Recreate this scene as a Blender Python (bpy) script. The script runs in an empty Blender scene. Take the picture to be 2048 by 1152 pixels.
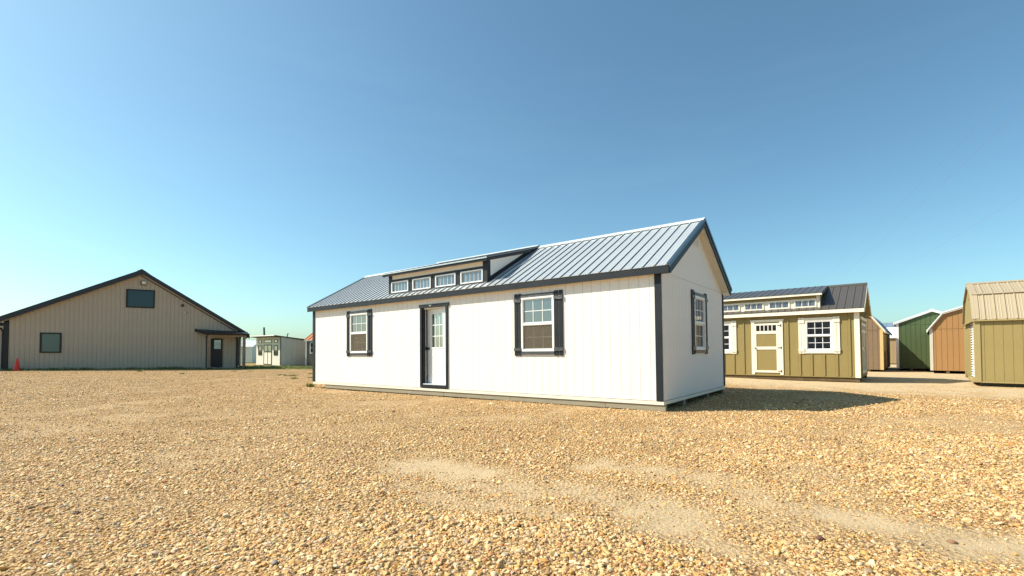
import bpy, math, random
import numpy as np
from mathutils import Matrix, Vector

random.seed(7)
rng = np.random.default_rng(11)
R = math.radians
scene = bpy.context.scene
COL = scene.collection

# ------------------------------------------------------------------ camera, sky, sun, exposure
CAMH = 1.148
cam_data = bpy.data.cameras.new("camera")
cam_data.sensor_width = 36.0
cam_data.lens = 16.62
cam_data.shift_y = 0.0489
cam_data.clip_start = 0.05
cam_data.clip_end = 3000
cam = bpy.data.objects.new("camera", cam_data)
cam.location = (0, 0, CAMH)
cam.rotation_euler = (R(90) + 0.0269, 0, 0)
COL.objects.link(cam)
scene.camera = cam

SUN_AZ, SUN_EL = -85.5, 44.5           # azimuth of the sun, clockwise from +Y
world = bpy.data.worlds.new("World")
scene.world = world
world.use_nodes = True
wn = world.node_tree
wn.nodes.clear()
w_out = wn.nodes.new("ShaderNodeOutputWorld")
w_bg = wn.nodes.new("ShaderNodeBackground")
w_sky = wn.nodes.new("ShaderNodeTexSky")
w_sky.sky_type = 'NISHITA'
w_sky.sun_disc = False
w_sky.sun_elevation = R(SUN_EL)
w_sky.sun_rotation = R(SUN_AZ)
w_sky.altitude = 0
w_sky.air_density = 0.92
w_sky.dust_density = 1.15
w_sky.ozone_density = 3.2
w_bg.inputs['Strength'].default_value = 0.100
w_tint = wn.nodes.new("ShaderNodeMix")           # one even colour balance over the whole sky
w_tint.data_type = 'RGBA'
w_tint.blend_type = 'MULTIPLY'
w_tint.inputs[0].default_value = 1.0
w_tint.inputs[7].default_value = (0.80, 1.03, 0.93, 1)
w_tc = wn.nodes.new("ShaderNodeTexCoord")
w_map = wn.nodes.new("ShaderNodeMapping")
w_map.inputs['Scale'].default_value = (1.2, 1.2, 7.0)
w_map.inputs['Rotation'].default_value = (0.10, 0.06, 0.0)
w_nz = wn.nodes.new("ShaderNodeTexNoise")
w_nz.inputs['Scale'].default_value = 1.6; w_nz.inputs['Detail'].default_value = 7.0; w_nz.inputs['Roughness'].default_value = 0.62
w_rp = wn.nodes.new("ShaderNodeValToRGB")
w_rp.color_ramp.elements[0].position = 0.50; w_rp.color_ramp.elements[0].color = (0, 0, 0, 1)
w_rp.color_ramp.elements[1].position = 0.85; w_rp.color_ramp.elements[1].color = (0.02, 0.02, 0.02, 1)
w_cl = wn.nodes.new("ShaderNodeMix"); w_cl.data_type = 'RGBA'
w_cl.inputs[7].default_value = (9.0, 9.0, 9.0, 1)
wn.links.new(w_tc.outputs['Generated'], w_map.inputs['Vector'])
wn.links.new(w_map.outputs[0], w_nz.inputs['Vector'])
wn.links.new(w_nz.outputs[0], w_rp.inputs[0])
wn.links.new(w_rp.outputs[0], w_cl.inputs[0])
wn.links.new(w_sky.outputs[0], w_cl.inputs[6])
wn.links.new(w_cl.outputs[2], w_tint.inputs[6])
wn.links.new(w_tint.outputs[2], w_bg.inputs['Color'])
wn.links.new(w_bg.outputs[0], w_out.inputs['Surface'])

sun_data = bpy.data.lights.new("sun", 'SUN')
sun_data.energy = 4.6
sun_data.angle = R(0.5)
sun_data.color = (1.0, 0.925, 0.80)
sun = bpy.data.objects.new("sun", sun_data)
sd = Vector((math.sin(R(SUN_AZ)) * math.cos(R(SUN_EL)), math.cos(R(SUN_AZ)) * math.cos(R(SUN_EL)), math.sin(R(SUN_EL))))
sun.rotation_euler = sd.to_track_quat('Z', 'Y').to_euler()
sun.location = (-30, 5, 30)
COL.objects.link(sun)

vs = scene.view_settings
vs.view_transform = 'Standard'
vs.look = 'None'
vs.exposure = 0.86
vs.gamma = 1.0
vs.use_curve_mapping = False
scene.render.resolution_x = 1024
scene.render.resolution_y = 576

# ------------------------------------------------------------------ materials
def new_mat(name):
    m = bpy.data.materials.new(name)
    m.use_nodes = True
    nt = m.node_tree
    nt.nodes.clear()
    out = nt.nodes.new("ShaderNodeOutputMaterial")
    b = nt.nodes.new("ShaderNodeBsdfPrincipled")
    nt.links.new(b.outputs[0], out.inputs['Surface'])
    return m, nt, b, out

def N(nt, t, **kw):
    n = nt.nodes.new(t)
    for k, v in kw.items():
        if hasattr(n, k):
            setattr(n, k, v)
        else:
            n.inputs[k].default_value = v
    return n

def mixc(nt, fac, a, b, blend='MIX'):
    m = nt.nodes.new("ShaderNodeMix")
    m.data_type = 'RGBA'
    m.blend_type = blend
    for s, v in ((m.inputs[0], fac), (m.inputs[6], a), (m.inputs[7], b)):
        if hasattr(v, 'links') or isinstance(v, bpy.types.NodeSocket):
            nt.links.new(v, s)
        elif isinstance(v, (int, float)):
            s.default_value = v
        else:
            s.default_value = (*v, 1) if len(v) == 3 else v
    return m.outputs[2]

def ramp(nt, src, stops, interp='LINEAR'):
    r = nt.nodes.new("ShaderNodeValToRGB")
    r.color_ramp.interpolation = interp
    el = r.color_ramp.elements
    while len(el) > 1:
        el.remove(el[-1])
    el[0].position = stops[0][0]
    c = stops[0][1]
    el[0].color = (*c, 1) if len(c) == 3 else c
    for p, c in stops[1:]:
        e = el.new(p)
        e.color = (*c, 1) if len(c) == 3 else c
    nt.links.new(src, r.inputs[0])
    return r.outputs[0]

def paint(name, col, rough=0.6, grain=0.25, var=0.10, dirt=0.0, gscale=(60, 60, 6), spec=0.4, metal=0.0, bump=0.004, coat=0.0):
    """Painted board or sheet: slight tone variation, wood-grain relief, dust towards patches."""
    m, nt, b, out = new_mat(name)
    tc = N(nt, "ShaderNodeTexCoord")
    mp = N(nt, "ShaderNodeMapping")
    mp.inputs['Scale'].default_value = gscale
    nt.links.new(tc.outputs['Object'], mp.inputs['Vector'])
    n1 = N(nt, "ShaderNodeTexNoise", Scale=1.0, Detail=6.0, Roughness=0.65)
    nt.links.new(mp.outputs[0], n1.inputs['Vector'])
    n2 = N(nt, "ShaderNodeTexNoise", Scale=1.3, Detail=4.0, Roughness=0.6)
    nt.links.new(tc.outputs['Object'], n2.inputs['Vector'])
    dark = tuple(c * (1 - var) for c in col)
    lite = tuple(min(1, c * (1 + var * 0.7)) for c in col)
    base = ramp(nt, n2.outputs[0], [(0.3, dark), (0.7, lite)])
    gr = ramp(nt, n1.outputs[0], [(0.3, (1 - grain * 0.5,) * 3), (0.6, (1, 1, 1))])
    c = mixc(nt, 1.0, base, gr, 'MULTIPLY')
    oi = N(nt, "ShaderNodeObjectInfo")
    rv = ramp(nt, oi.outputs['Random'], [(0, (1 - var * 0.35,) * 3), (1, (1, 1, 1))])
    c = mixc(nt, 1.0, c, rv, 'MULTIPLY')
    if dirt > 0:
        n3 = N(nt, "ShaderNodeTexNoise", Scale=2.2, Detail=7.0, Roughness=0.7)
        nt.links.new(tc.outputs['Object'], n3.inputs['Vector'])
        f = ramp(nt, n3.outputs[0], [(0.5, (0, 0, 0)), (0.75, (dirt,) * 3)])
        c = mixc(nt, f, c, (0.38, 0.29, 0.18))
    nt.links.new(c, b.inputs['Base Color'])
    b.inputs['Roughness'].default_value = rough
    b.inputs['Metallic'].default_value = metal
    b.inputs['Specular IOR Level'].default_value = spec
    if coat:
        b.inputs['Coat Weight'].default_value = coat
        b.inputs['Coat Roughness'].default_value = 0.25
    bp = N(nt, "ShaderNodeBump", Strength=0.5, Distance=bump)
    nt.links.new(n1.outputs[0], bp.inputs['Height'])
    nt.links.new(bp.outputs[0], b.inputs['Normal'])
    return m

M = {}
M['white_siding'] = paint('white_siding', (0.82, 0.780, 0.725), 0.55, 0.10, 0.04, 0.05)
M['white_trim'] = paint('white_trim', (0.80, 0.79, 0.75), 0.5, 0.05, 0.03)
M['vinyl'] = paint('white_vinyl', (0.80, 0.80, 0.78), 0.35, 0.02, 0.02, bump=0.0005)
M['charcoal'] = paint('charcoal_trim', (0.015, 0.020, 0.026), 0.5, 0.5, 0.25, 0.03, gscale=(40, 40, 40), spec=0.3, bump=0.010)
M['charcoal_h'] = paint('charcoal_rough_board', (0.030, 0.035, 0.040), 0.38, 0.6, 0.3, 0.08, gscale=(30, 90, 90), spec=0.8, bump=0.02)
M['cap_metal'] = paint('dark_blue_metal_cap', (0.035, 0.060, 0.090), 0.35, 0.1, 0.1, gscale=(8, 8, 8), spec=0.6, bump=0.0005)
M['roof_ash'] = paint('ash_grey_roof_metal', (0.52, 0.56, 0.57), 0.33, 0.05, 0.05, 0.05, gscale=(6, 6, 6), spec=0.6, metal=0.35, bump=0.0006)
M['roof_rib'] = paint('rib_side_shade', (0.07, 0.11, 0.15), 0.35, 0.05, 0.05, gscale=(6, 6, 6), spec=0.6, metal=0.3, bump=0.0005)  # dark blue shade painted on the right side of each roof rib
M['ridge_white'] = paint('pale_ridge_metal', (0.68, 0.70, 0.72), 0.3, 0.04, 0.04, gscale=(6, 6, 6), metal=0.2, bump=0.0005)
M['roof_brown'] = paint('bronze_grey_roof_metal', (0.100, 0.088, 0.076), 0.34, 0.06, 0.06, 0.03, gscale=(6, 6, 6), spec=0.6, metal=0.2, bump=0.0006)
M['roof_tan'] = paint('tan_roof_metal', (0.37, 0.30, 0.195), 0.45, 0.05, 0.06, 0.1, gscale=(6, 6, 6), bump=0.0006)
M['roof_white'] = paint('white_roof_metal', (0.76, 0.77, 0.77), 0.35, 0.03, 0.03, 0.04, gscale=(6, 6, 6), bump=0.0005)
M['roof_blue'] = paint('blue_grey_roof_metal', (0.24, 0.31, 0.38), 0.32, 0.03, 0.05, gscale=(6, 6, 6), metal=0.3, bump=0.0005)
M['roof_orange'] = paint('orange_roof_metal', (0.52, 0.17, 0.05), 0.5, 0.03, 0.08, gscale=(6, 6, 6), bump=0.0005)
M['roof_black'] = paint('black_roof_metal', (0.018, 0.022, 0.030), 0.38, 0.05, 0.1, 0.02, gscale=(6, 6, 6), spec=0.5, bump=0.0005)
M['olive'] = paint('khaki_siding', (0.27, 0.205, 0.070), 0.6, 0.18, 0.05, 0.05)
M['olive_barn'] = paint('khaki_green_siding', (0.320, 0.245, 0.090), 0.62, 0.18, 0.05, 0.08)
M['olive_trim'] = paint('khaki_pale_trim', (0.37, 0.29, 0.125), 0.6, 0.12, 0.05, 0.04)
M['skid_khaki'] = paint('brown_skid_timber', (0.115, 0.075, 0.030), 0.8, 0.4, 0.2, 0.2, gscale=(5, 60, 60))
M['cream'] = paint('cream_trim', (0.80, 0.74, 0.60), 0.55, 0.06, 0.03, 0.03)
M['orange_barn'] = paint('terracotta_siding', (0.36, 0.190, 0.068), 0.65, 0.15, 0.05, 0.05)
M['pale_trim'] = paint('pale_grey_trim', (0.52, 0.49, 0.40), 0.6, 0.08, 0.03)
M['green'] = paint('green_siding', (0.060, 0.096, 0.034), 0.62, 0.2, 0.07, 0.02)
M['brown_barn'] = paint('taupe_siding', (0.215, 0.145, 0.083), 0.65, 0.25, 0.06, 0.05)
M['tan_trim'] = paint('yellow_tan_trim', (0.56, 0.41, 0.18), 0.6, 0.1, 0.04)
M['far_tan'] = paint('tan_siding', (0.30, 0.21, 0.11), 0.7, 0.15, 0.06)
M['taupe_metal'] = paint('taupe_wall_metal', (0.455, 0.39, 0.295), 0.5, 0.05, 0.04, 0.04, gscale=(8, 8, 2), bump=0.0008)
M['black_trim'] = paint('black_trim', (0.014, 0.015, 0.018), 0.45, 0.1, 0.1, bump=0.0006)
M['timber'] = paint('post_timber', (0.30, 0.22, 0.15), 0.75, 0.45, 0.2, 0.1, gscale=(40, 40, 4))
M['skid_wood'] = paint('pale_skid_timber', (0.31, 0.275, 0.195), 0.8, 0.35, 0.10, 0.25, gscale=(3, 50, 50))
M['skid_dark'] = paint('weathered_skid_timber', (0.20, 0.17, 0.12), 0.85, 0.35, 0.15, 0.25, gscale=(3, 50, 50))
M['plywood'] = paint('plywood', (0.34, 0.24, 0.13), 0.8, 0.3, 0.15, gscale=(4, 40, 40))
M['soffit'] = paint('white_soffit', (0.78, 0.75, 0.68), 0.6, 0.05, 0.03)
M['siding_back'] = paint('groove_paint', (0.58, 0.55, 0.49), 0.7, 0.05, 0.05)
M['black_metal'] = paint('black_hardware', (0.012, 0.012, 0.012), 0.4, 0.05, 0.05, bump=0.0003)
M['pale_green_wall'] = paint('pale_wall_metal', (0.46, 0.47, 0.42), 0.55, 0.05, 0.05, bump=0.0005)
M['cone_red'] = paint('cone_plastic', (0.80, 0.045, 0.015), 0.45, 0.03, 0.05, 0.02, bump=0.0004)
M['lamp_lens'] = paint('lamp_lens', (0.75, 0.72, 0.62), 0.3, 0.02, 0.02, bump=0.0002)
M['white_shed'] = paint('pale_siding', (0.70, 0.67, 0.58), 0.6, 0.1, 0.04, 0.05)
M['grey_shed'] = paint('grey_brown_siding', (0.17, 0.145, 0.115), 0.65, 0.1, 0.05)
M['beige_far'] = paint('beige_wall', (0.42, 0.36, 0.25), 0.65, 0.05, 0.05)
M['concrete'] = paint('concrete', (0.38, 0.35, 0.30), 0.9, 0.2, 0.1, 0.1, gscale=(30, 30, 30))
M['pole'] = paint('utility_pole_wood', (0.045, 0.038, 0.030), 0.85, 0.4, 0.2, gscale=(20, 20, 2))
M['wire'] = paint('wire', (0.20, 0.24, 0.27), 0.5, 0, 0)

def glass(name, tint=(0.25, 0.28, 0.30), thru=0.45, base=(0.015, 0.018, 0.02), ior=1.7, rough=0.02, wav=0.0):
    m = bpy.data.materials.new(name)
    m.use_nodes = True
    nt = m.node_tree
    nt.nodes.clear()
    out = nt.nodes.new("ShaderNodeOutputMaterial")
    b = N(nt, "ShaderNodeBsdfPrincipled")
    b.inputs['Base Color'].default_value = (*base, 1)
    b.inputs['Roughness'].default_value = rough
    b.inputs['IOR'].default_value = ior
    tr = N(nt, "ShaderNodeBsdfTransparent")
    tr.inputs[0].default_value = (*tint, 1)
    mx = N(nt, "ShaderNodeMixShader")
    mx.inputs[0].default_value = thru
    nt.links.new(b.outputs[0], mx.inputs[1])
    nt.links.new(tr.outputs[0], mx.inputs[2])
    nt.links.new(mx.outputs[0], out.inputs['Surface'])
    tc = N(nt, "ShaderNodeTexCoord")
    nz = N(nt, "ShaderNodeTexNoise", Scale=1.7, Detail=1.0)
    nt.links.new(tc.outputs['Object'], nz.inputs['Vector'])
    bp = N(nt, "ShaderNodeBump", Strength=0.15, Distance=0.02)
    nt.links.new(nz.outputs[0], bp.inputs['Height'])
    nt.links.new(bp.outputs[0], b.inputs['Normal'])
    return m

M['glass'] = glass('window_glass', thru=0.10, ior=2.8, base=(0.055, 0.058, 0.075))
M['glass_dormer'] = glass('dormer_window_glass', thru=0.0, ior=2.3, base=(0.055, 0.085, 0.125))
M['glass_dark'] = glass('dark_window_glass', thru=0.0, base=(0.010, 0.013, 0.018), ior=1.6)
M['glass_clear'] = glass('reflective_window_glass', thru=0.0, ior=3.6, base=(0.035, 0.05, 0.06))
M['glass_teal'] = glass('teal_window_glass', thru=0.0, base=(0.008, 0.030, 0.045), ior=1.55)
M['glass_blind'] = glass('window_glass_over_blind', thru=0.0, base=(0.085, 0.150, 0.130), ior=1.6, rough=0.15)
M['screen'] = glass('insect_screen', tint=(0.85, 0.82, 0.78), thru=0.66, base=(0.21, 0.175, 0.135), ior=1.3, rough=0.7)  # real mesh; its brown stands in for ground reflected in the glass

# ------------------------------------------------------------------ mesh helpers
class MB:
    def __init__(s):
        s.v, s.f = [], []
    def poly(s, pts, faces):
        o = len(s.v)
        s.v += [tuple(p) for p in pts]
        s.f += [tuple(i + o for i in f) for f in faces]
        return s
    def box(s, x0, x1, y0, y1, z0, z1):
        p = [(x0, y0, z0), (x1, y0, z0), (x1, y1, z0), (x0, y1, z0), (x0, y0, z1), (x1, y0, z1), (x1, y1, z1), (x0, y1, z1)]
        return s.poly(p, [(0, 3, 2, 1), (4, 5, 6, 7), (0, 1, 5, 4), (1, 2, 6, 5), (2, 3, 7, 6), (3, 0, 4, 7)])
    def prism(s, pts, d0, d1, plane='xz'):
        """pts: 2D outline; extruded along the third axis from d0 to d1"""
        n = len(pts)
        area = sum(pts[i][0] * pts[(i + 1) % n][1] - pts[(i + 1) % n][0] * pts[i][1] for i in range(n))
        if area < 0:
            pts = pts[::-1]
        if plane == 'xz':
            a = [(p[0], d0, p[1]) for p in pts]; b = [(p[0], d1, p[1]) for p in pts]
            fl = False
        elif plane == 'yz':
            a = [(d0, p[0], p[1]) for p in pts]; b = [(d1, p[0], p[1]) for p in pts]
            fl = True
        else:
            a = [(p[0], p[1], d0) for p in pts]; b = [(p[0], p[1], d1) for p in pts]
            fl = True
        fs = [tuple(range(n)), tuple(range(2 * n - 1, n - 1, -1))]
        for i in range(n):
            j = (i + 1) % n
            fs.append((i, i + n, j + n, j))
        if fl:
            fs = [f[::-1] for f in fs]
        return s.poly(a + b, fs)
    def bar(s, p0, p1, w, h, up=(0, 0, 1), off=(0, 0)):
        """box from p0 to p1: w across, h along up; off shifts (across, up)"""
        p0, p1, up = Vector(p0), Vector(p1), Vector(up)
        d = (p1 - p0).normalized()
        x = d.cross(up).normalized()
        u = x.cross(d).normalized()
        pts = []
        for p in (p0, p1):
            for a, b in ((-.5, -.5), (.5, -.5), (.5, .5), (-.5, .5)):
                pts.append(p + x * (a * w + off[0]) + u * (b * h + off[1]))
        return s.poly(pts, [(0, 1, 2, 3), (7, 6, 5, 4), (0, 4, 5, 1), (1, 5, 6, 2), (2, 6, 7, 3), (3, 7, 4, 0)])
    def tube(s, pts, r, n=8, closed=True):
        pts = [Vector(p) for p in pts]
        rs = r if isinstance(r, (list, tuple)) else [r] * len(pts)
        o = len(s.v)
        for i, p in enumerate(pts):
            d = (pts[min(i + 1, len(pts) - 1)] - pts[max(i - 1, 0)]).normalized()
            a = d.orthogonal().normalized() if i == 0 else (a - d * a.dot(d)).normalized()
            b = d.cross(a)
            for k in range(n):
                t = 2 * math.pi * k / n
                s.v.append(tuple(p + (a * math.cos(t) + b * math.sin(t)) * rs[i]))
        for i in range(len(pts) - 1):
            for k in range(n):
                k2 = (k + 1) % n
                s.f.append((o + i * n + k, o + i * n + k2, o + (i + 1) * n + k2, o + (i + 1) * n + k))
        s.f.append(tuple(o + k for k in range(n - 1, -1, -1)))
        e = o + (len(pts) - 1) * n
        s.f.append(tuple(e + k for k in range(n)))
        return s
    def mesh(s, name, mat, smooth=False, weld=False):
        me = bpy.data.meshes.new(name)
        me.from_pydata(s.v, [], s.f)
        import bmesh
        bm = bmesh.new(); bm.from_mesh(me)
        if weld:
            bmesh.ops.remove_doubles(bm, verts=bm.verts, dist=1e-4)
        bmesh.ops.recalc_face_normals(bm, faces=bm.faces)
        bm.to_mesh(me); bm.free()
        if smooth:
            me.polygons.foreach_set('use_smooth', [True] * len(me.polygons))
        me.materials.append(mat)
        return me

I4 = Matrix.Identity(4)

def obj(name, me, parent=None, mat=I4, kind=None):
    o = bpy.data.objects.new(name, me)
    COL.objects.link(o)
    if parent is not None:
        o.parent = parent
        o.matrix_local = mat
    else:
        o.matrix_world = mat
    if kind:
        o['kind'] = kind
    return o

def part(name, mb, mat, parent=None, mtx=I4, smooth=False, kind=None):
    return obj(name, mb.mesh(name, M[mat], smooth), parent, mtx, kind)

def thing(name, label, cat, loc, rz=0, rx=0, ry=0, group=None):
    o = bpy.data.objects.new(name, None)
    COL.objects.link(o)
    o.empty_display_size = 0.3
    o.location = loc
    o.rotation_euler = (rx, ry, rz)
    o['label'] = label; o['category'] = cat
    if group:
        o['group'] = group
    return o

def tag(o, label, cat, group=None):
    o['label'] = label; o['category'] = cat
    if group:
        o['group'] = group
    return o

def WALL_R(x, y0=0):    # right end wall: s runs into the depth, outward is +x
    return Matrix.Translation((x, y0, 0)) @ Matrix.Rotation(R(90), 4, 'Z')
def WALL_L(x, y1):      # left end wall: s runs towards the front, outward is -x
    return Matrix.Translation((x, y1, 0)) @ Matrix.Rotation(R(-90), 4, 'Z')
def WALL_B(x1, y1):
    return Matrix.Translation((x1, y1, 0)) @ Matrix.Rotation(R(180), 4, 'Z')

def pl(line, s):
    for (a, za), (b, zb) in zip(line, line[1:]):
        if a <= s <= b:
            return za + (zb - za) * (s - a) / (b - a) if b > a else za
    return line[0][1] if s < line[0][0] else line[-1][1]

CACHE = {}
def boards(root, W, s0, s1, pitch, z0, top, mat, name='siding_board', gap=0.006, th=0.012, opens=(), start=None, y=0.0, minw=0.03, rib=0.0, kind=None):
    """vertical boards standing on a wall, each its own object; top = polyline (s, z); opens = [(sa, sb, za, zb)]"""
    if not isinstance(top, (list, tuple)):
        top = [(s0, top), (s1, top)]
    edges = [s0]
    s = start if start is not None else s0 + pitch
    while s < s1 - minw:
        if s > s0 + minw:
            edges.append(s)
        s += pitch
    edges.append(s1)
    for a, b in zip(edges, edges[1:]):
        a2, b2 = a + (gap / 2 if a > s0 else 0), b - (gap / 2 if b < s1 else 0)
        cuts = sorted({a2, b2} | {e for o in opens for e in o[:2] if a2 < e < b2} | {t[0] for t in top if a2 < t[0] < b2})
        polys = []
        for c, d in zip(cuts, cuts[1:]):
            mid = (c + d) / 2
            spans = [(z0, None)]
            for o in opens:
                if o[0] <= mid <= o[1]:
                    n = []
                    for lo, hi in spans:
                        n.append((lo, o[2])) if o[2] > lo + 1e-3 else None
                        n.append((o[3], hi))
                    spans = n
            for lo, hi in spans:
                if hi is None:
                    za, zb = pl(top, c), pl(top, d)
                    if max(za, zb) <= lo + 0.002:
                        continue
                    pts = [(c, lo), (d, lo), (d, max(zb, lo)), (c, max(za, lo))]
                    if pts[2][1] - lo < 1e-4: pts.pop(2)
                    elif pts[3][1] - lo < 1e-4: pts.pop(3)
                else:
                    pts = [(c, lo), (d, lo), (d, hi), (c, hi)]
                polys.append([(p[0] - a, p[1]) for p in pts])
        if not polys:
            continue
        groups = []
        for q in polys:
            xs_ = (min(p[0] for p in q), max(p[0] for p in q)); zs_ = (min(p[1] for p in q), max(p[1] for p in q))
            hit = [g for g in groups if any((abs(r[1][0] - xs_[1]) < 1e-5 or abs(r[1][1] - xs_[0]) < 1e-5) and r[2][0] < zs_[1] and r[2][1] > zs_[0] for r in g)]
            new = [(q, xs_, zs_)]
            for g in hit:
                new += g; groups.remove(g)
            groups.append(new)
        for grp in groups:
          polys = [r[0] for r in grp]
          key = (mat, name, round(th, 4), round(y, 4), round(rib, 3), tuple(tuple((round(p[0], 3), round(p[1], 3)) for p in q) for q in polys))
          if key not in CACHE:
            mb = MB()
            for q in polys:
                mb.prism(q, y, y + th)
                if rib and abs(q[0][0] - gap / 2 if a > s0 else q[0][0]) < 0.02:
                    zt = q[-1][1] if len(q) == 4 else q[0][1]
                    zt2 = zt + (q[2][1] - zt) * 0.05 / max(0.05, q[1][0] - q[0][0]) if len(q) == 4 else zt
                    x0 = q[0][0]
                    h = min(zt, zt2) - 0.002
                    if h > q[0][1] + 0.05:
                        zz0 = q[0][1]
                        mb.poly([(x0, y, zz0), (x0 + .012, y - rib, zz0), (x0 + .034, y - rib, zz0), (x0 + .046, y, zz0),
                                 (x0, y, h), (x0 + .012, y - rib, h), (x0 + .034, y - rib, h), (x0 + .046, y, h)],
                                [(0, 1, 5, 4), (1, 2, 6, 5), (2, 3, 7, 6), (0, 3, 2, 1), (4, 5, 6, 7), (0, 4, 7, 3)])
            CACHE[key] = mb.mesh(name, M[mat], weld=len(polys) > 1 or rib > 0)
          obj(name, CACHE[key], root, W @ Matrix.Translation((a, 0, 0)), kind)

def backing(root, W, s0, s1, z0, top, mat, opens=(), y=0.012, th=0.012, name='sheathing'):
    if not isinstance(top, (list, tuple)):
        top = [(s0, top), (s1, top)]
    mb = MB()
    cuts = sorted({s0, s1} | {e for o in opens for e in o[:2]} | {t[0] for t in top if s0 < t[0] < s1})
    for c, d in zip(cuts, cuts[1:]):
        mid = (c + d) / 2
        spans = [(z0, None)]
        for o in opens:
            if o[0] <= mid <= o[1]:
                n = []
                for lo, hi in spans:
                    if o[2] > lo + 1e-3: n.append((lo, o[2]))
                    n.append((o[3], hi))
                spans = n
        for lo, hi in spans:
            za, zb = (pl(top, c), pl(top, d)) if hi is None else (hi, hi)
            if max(za, zb) <= lo: continue
            mb.prism([(c, lo), (d, lo), (d, max(lo, zb)), (c, max(lo, za))], y, y + th)
    return part(name, mb, mat, root, W)

def roof_mtx(O, xd, ud):
    x = Vector(xd).normalized(); u = Vector(ud).normalized(); n = x.cross(u).normalized()
    m = Matrix.Identity(4)
    for i in range(3):
        m[i][0], m[i][1], m[i][2], m[i][3] = x[i], u[i], n[i], O[i]
    return m

def roof(root, O, xd, top, length, mat, pitch=0.2286, first=0.0, rib=0.022, name='roof_panel', cut=None, minor=True, seam=None):
    """metal roof sheets: O eave corner, xd along the eave (unit), top = ridge point above O; cut(x) -> (y0, y1) fraction range or None"""
    O, top = Vector(O), Vector(top)
    Lu = (top - O).length
    mt = roof_mtx(O, xd, top - O)
    x = first - pitch if first > 0 else 0.0
    while x < length - 0.01:
        a, b = max(0, x), min(length, x + pitch)
        if b - a < 0.02:
            x += pitch; continue
        y0, y1 = (0, Lu)
        if cut:
            c = cut((a + b) / 2)
            if c is None:
                x += pitch; continue
            y0, y1 = c[0] * Lu, c[1] * Lu
        w = b - a
        full_l = a == x
        key = ('roof', mat, name, round(w, 3), round(y0, 3), round(y1, 3), rib, full_l, seam)
        if key not in CACHE:
            prof = [(w, -0.006), (0, -0.006)]
            if full_l:
                prof += [(0, rib * .1), (0.010, rib), (0.034, rib), (0.046, 0.0)]
            else:
                prof += [(0, 0)]
            if minor and w > 0.2:
                for q in (0.088, 0.15):
                    prof += [(q, 0), (q + .008, .004), (q + .018, .004), (q + .026, 0)]
            prof += [(w, 0)]
            mb = MB()
            n = len(prof)
            pa = [(p[0], y0, p[1]) for p in prof]; pb = [(p[0], y1, p[1]) for p in prof]
            fs = [tuple(range(n)), tuple(range(2 * n - 1, n - 1, -1))] + [(i, i + n, (i + 1) % n + n, (i + 1) % n) for i in range(n)]
            mb.poly(pa + pb, fs)
            me = mb.mesh(name, M[mat])
            if seam:
                me.materials.append(M[seam])
                for p in me.polygons:
                    c_ = p.center
                    if abs(c_[0] - 0.040) < 0.003 and full_l:
                        p.material_index = 1  # only the rib's right side takes the painted shade colour
            CACHE[key] = me
        obj(name, CACHE[key], root, mt @ Matrix.Translation((a, 0, 0)))
        x += pitch
    return mt, Lu

def pane_grid(parent, s0, s1, z0, z1, cols, rows, y, bar, gmat, mmat='vinyl', bar_y=None, name='pane'):
    """glass panes one by one and the muntin bars between them, in the parent's frame"""
    pw = (s1 - s0) / cols; ph = (z1 - z0) / rows
    me = MB().box(0, pw, y, y + .004, 0, ph).mesh(name, M[gmat])
    for i in range(cols):
        for j in range(rows):
            obj(name, me, parent, Matrix.Translation((s0 + i * pw, 0, z0 + j * ph)))
    by = y - .008 if bar_y is None else bar_y
    for i in range(1, cols):
        part('muntin', MB().box(s0 + i * pw - bar / 2, s0 + i * pw + bar / 2, by, y - .001, z0, z1), mmat, parent)
    for j in range(1, rows):
        part('muntin', MB().box(s0, s1, by + .001, y - .001, z0 + j * ph - bar / 2, z0 + j * ph + bar / 2), mmat, parent)

def frame_mb(s0, s1, z0, z1, fw, y0, y1, mid=None, mw=.045):
    mb = MB()
    mb.box(s0, s0 + fw, y0, y1, z0, z1)
    mb.box(s1 - fw, s1, y0, y1, z0, z1)
    mb.box(s0 + fw, s1 - fw, y0, y1, z1 - fw, z1)
    mb.box(s0 + fw, s1 - fw, y0, y1, z0, z0 + fw)
    if mid:
        mb.box(s0 + fw, s1 - fw, y0 + .004, y1, mid - mw / 2, mid + mw / 2)
    return mb

def hung_window(root, W, s0, s1, z0, z1, gup='glass', glo='glass', screen=True, fmat='vinyl', fw=.045, cols=3, rows=2, proud=.028, bar=.016):
    zm = (z0 + z1) / 2
    w = part('window', frame_mb(s0, s1, z0, z1, fw, -proud, .05, zm), fmat, root, W)
    part('sash', frame_mb(s0 + fw, s1 - fw, zm + .0225, z1 - fw, .020, -.012, .03), fmat, w)
    pane_grid(w, s0 + fw + .02, s1 - fw - .02, zm + .0425, z1 - fw - .02, cols, rows, .012, bar, gup, fmat)
    part('sash', frame_mb(s0 + fw, s1 - fw, z0 + fw, zm - .0225, .028, .008, .045), fmat, w)
    pane_grid(w, s0 + fw + .028, s1 - fw - .028, z0 + fw + .028, zm - .0505, cols, rows, .030, bar, glo, fmat)
    if screen:
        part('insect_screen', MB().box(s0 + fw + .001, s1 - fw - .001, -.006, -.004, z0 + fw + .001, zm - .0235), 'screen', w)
        part('screen_frame', frame_mb(s0 + fw + .001, s1 - fw - .001, z0 + fw + .001, zm - .0235, .012, -.012, -.007), fmat, w)
    return w

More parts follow.
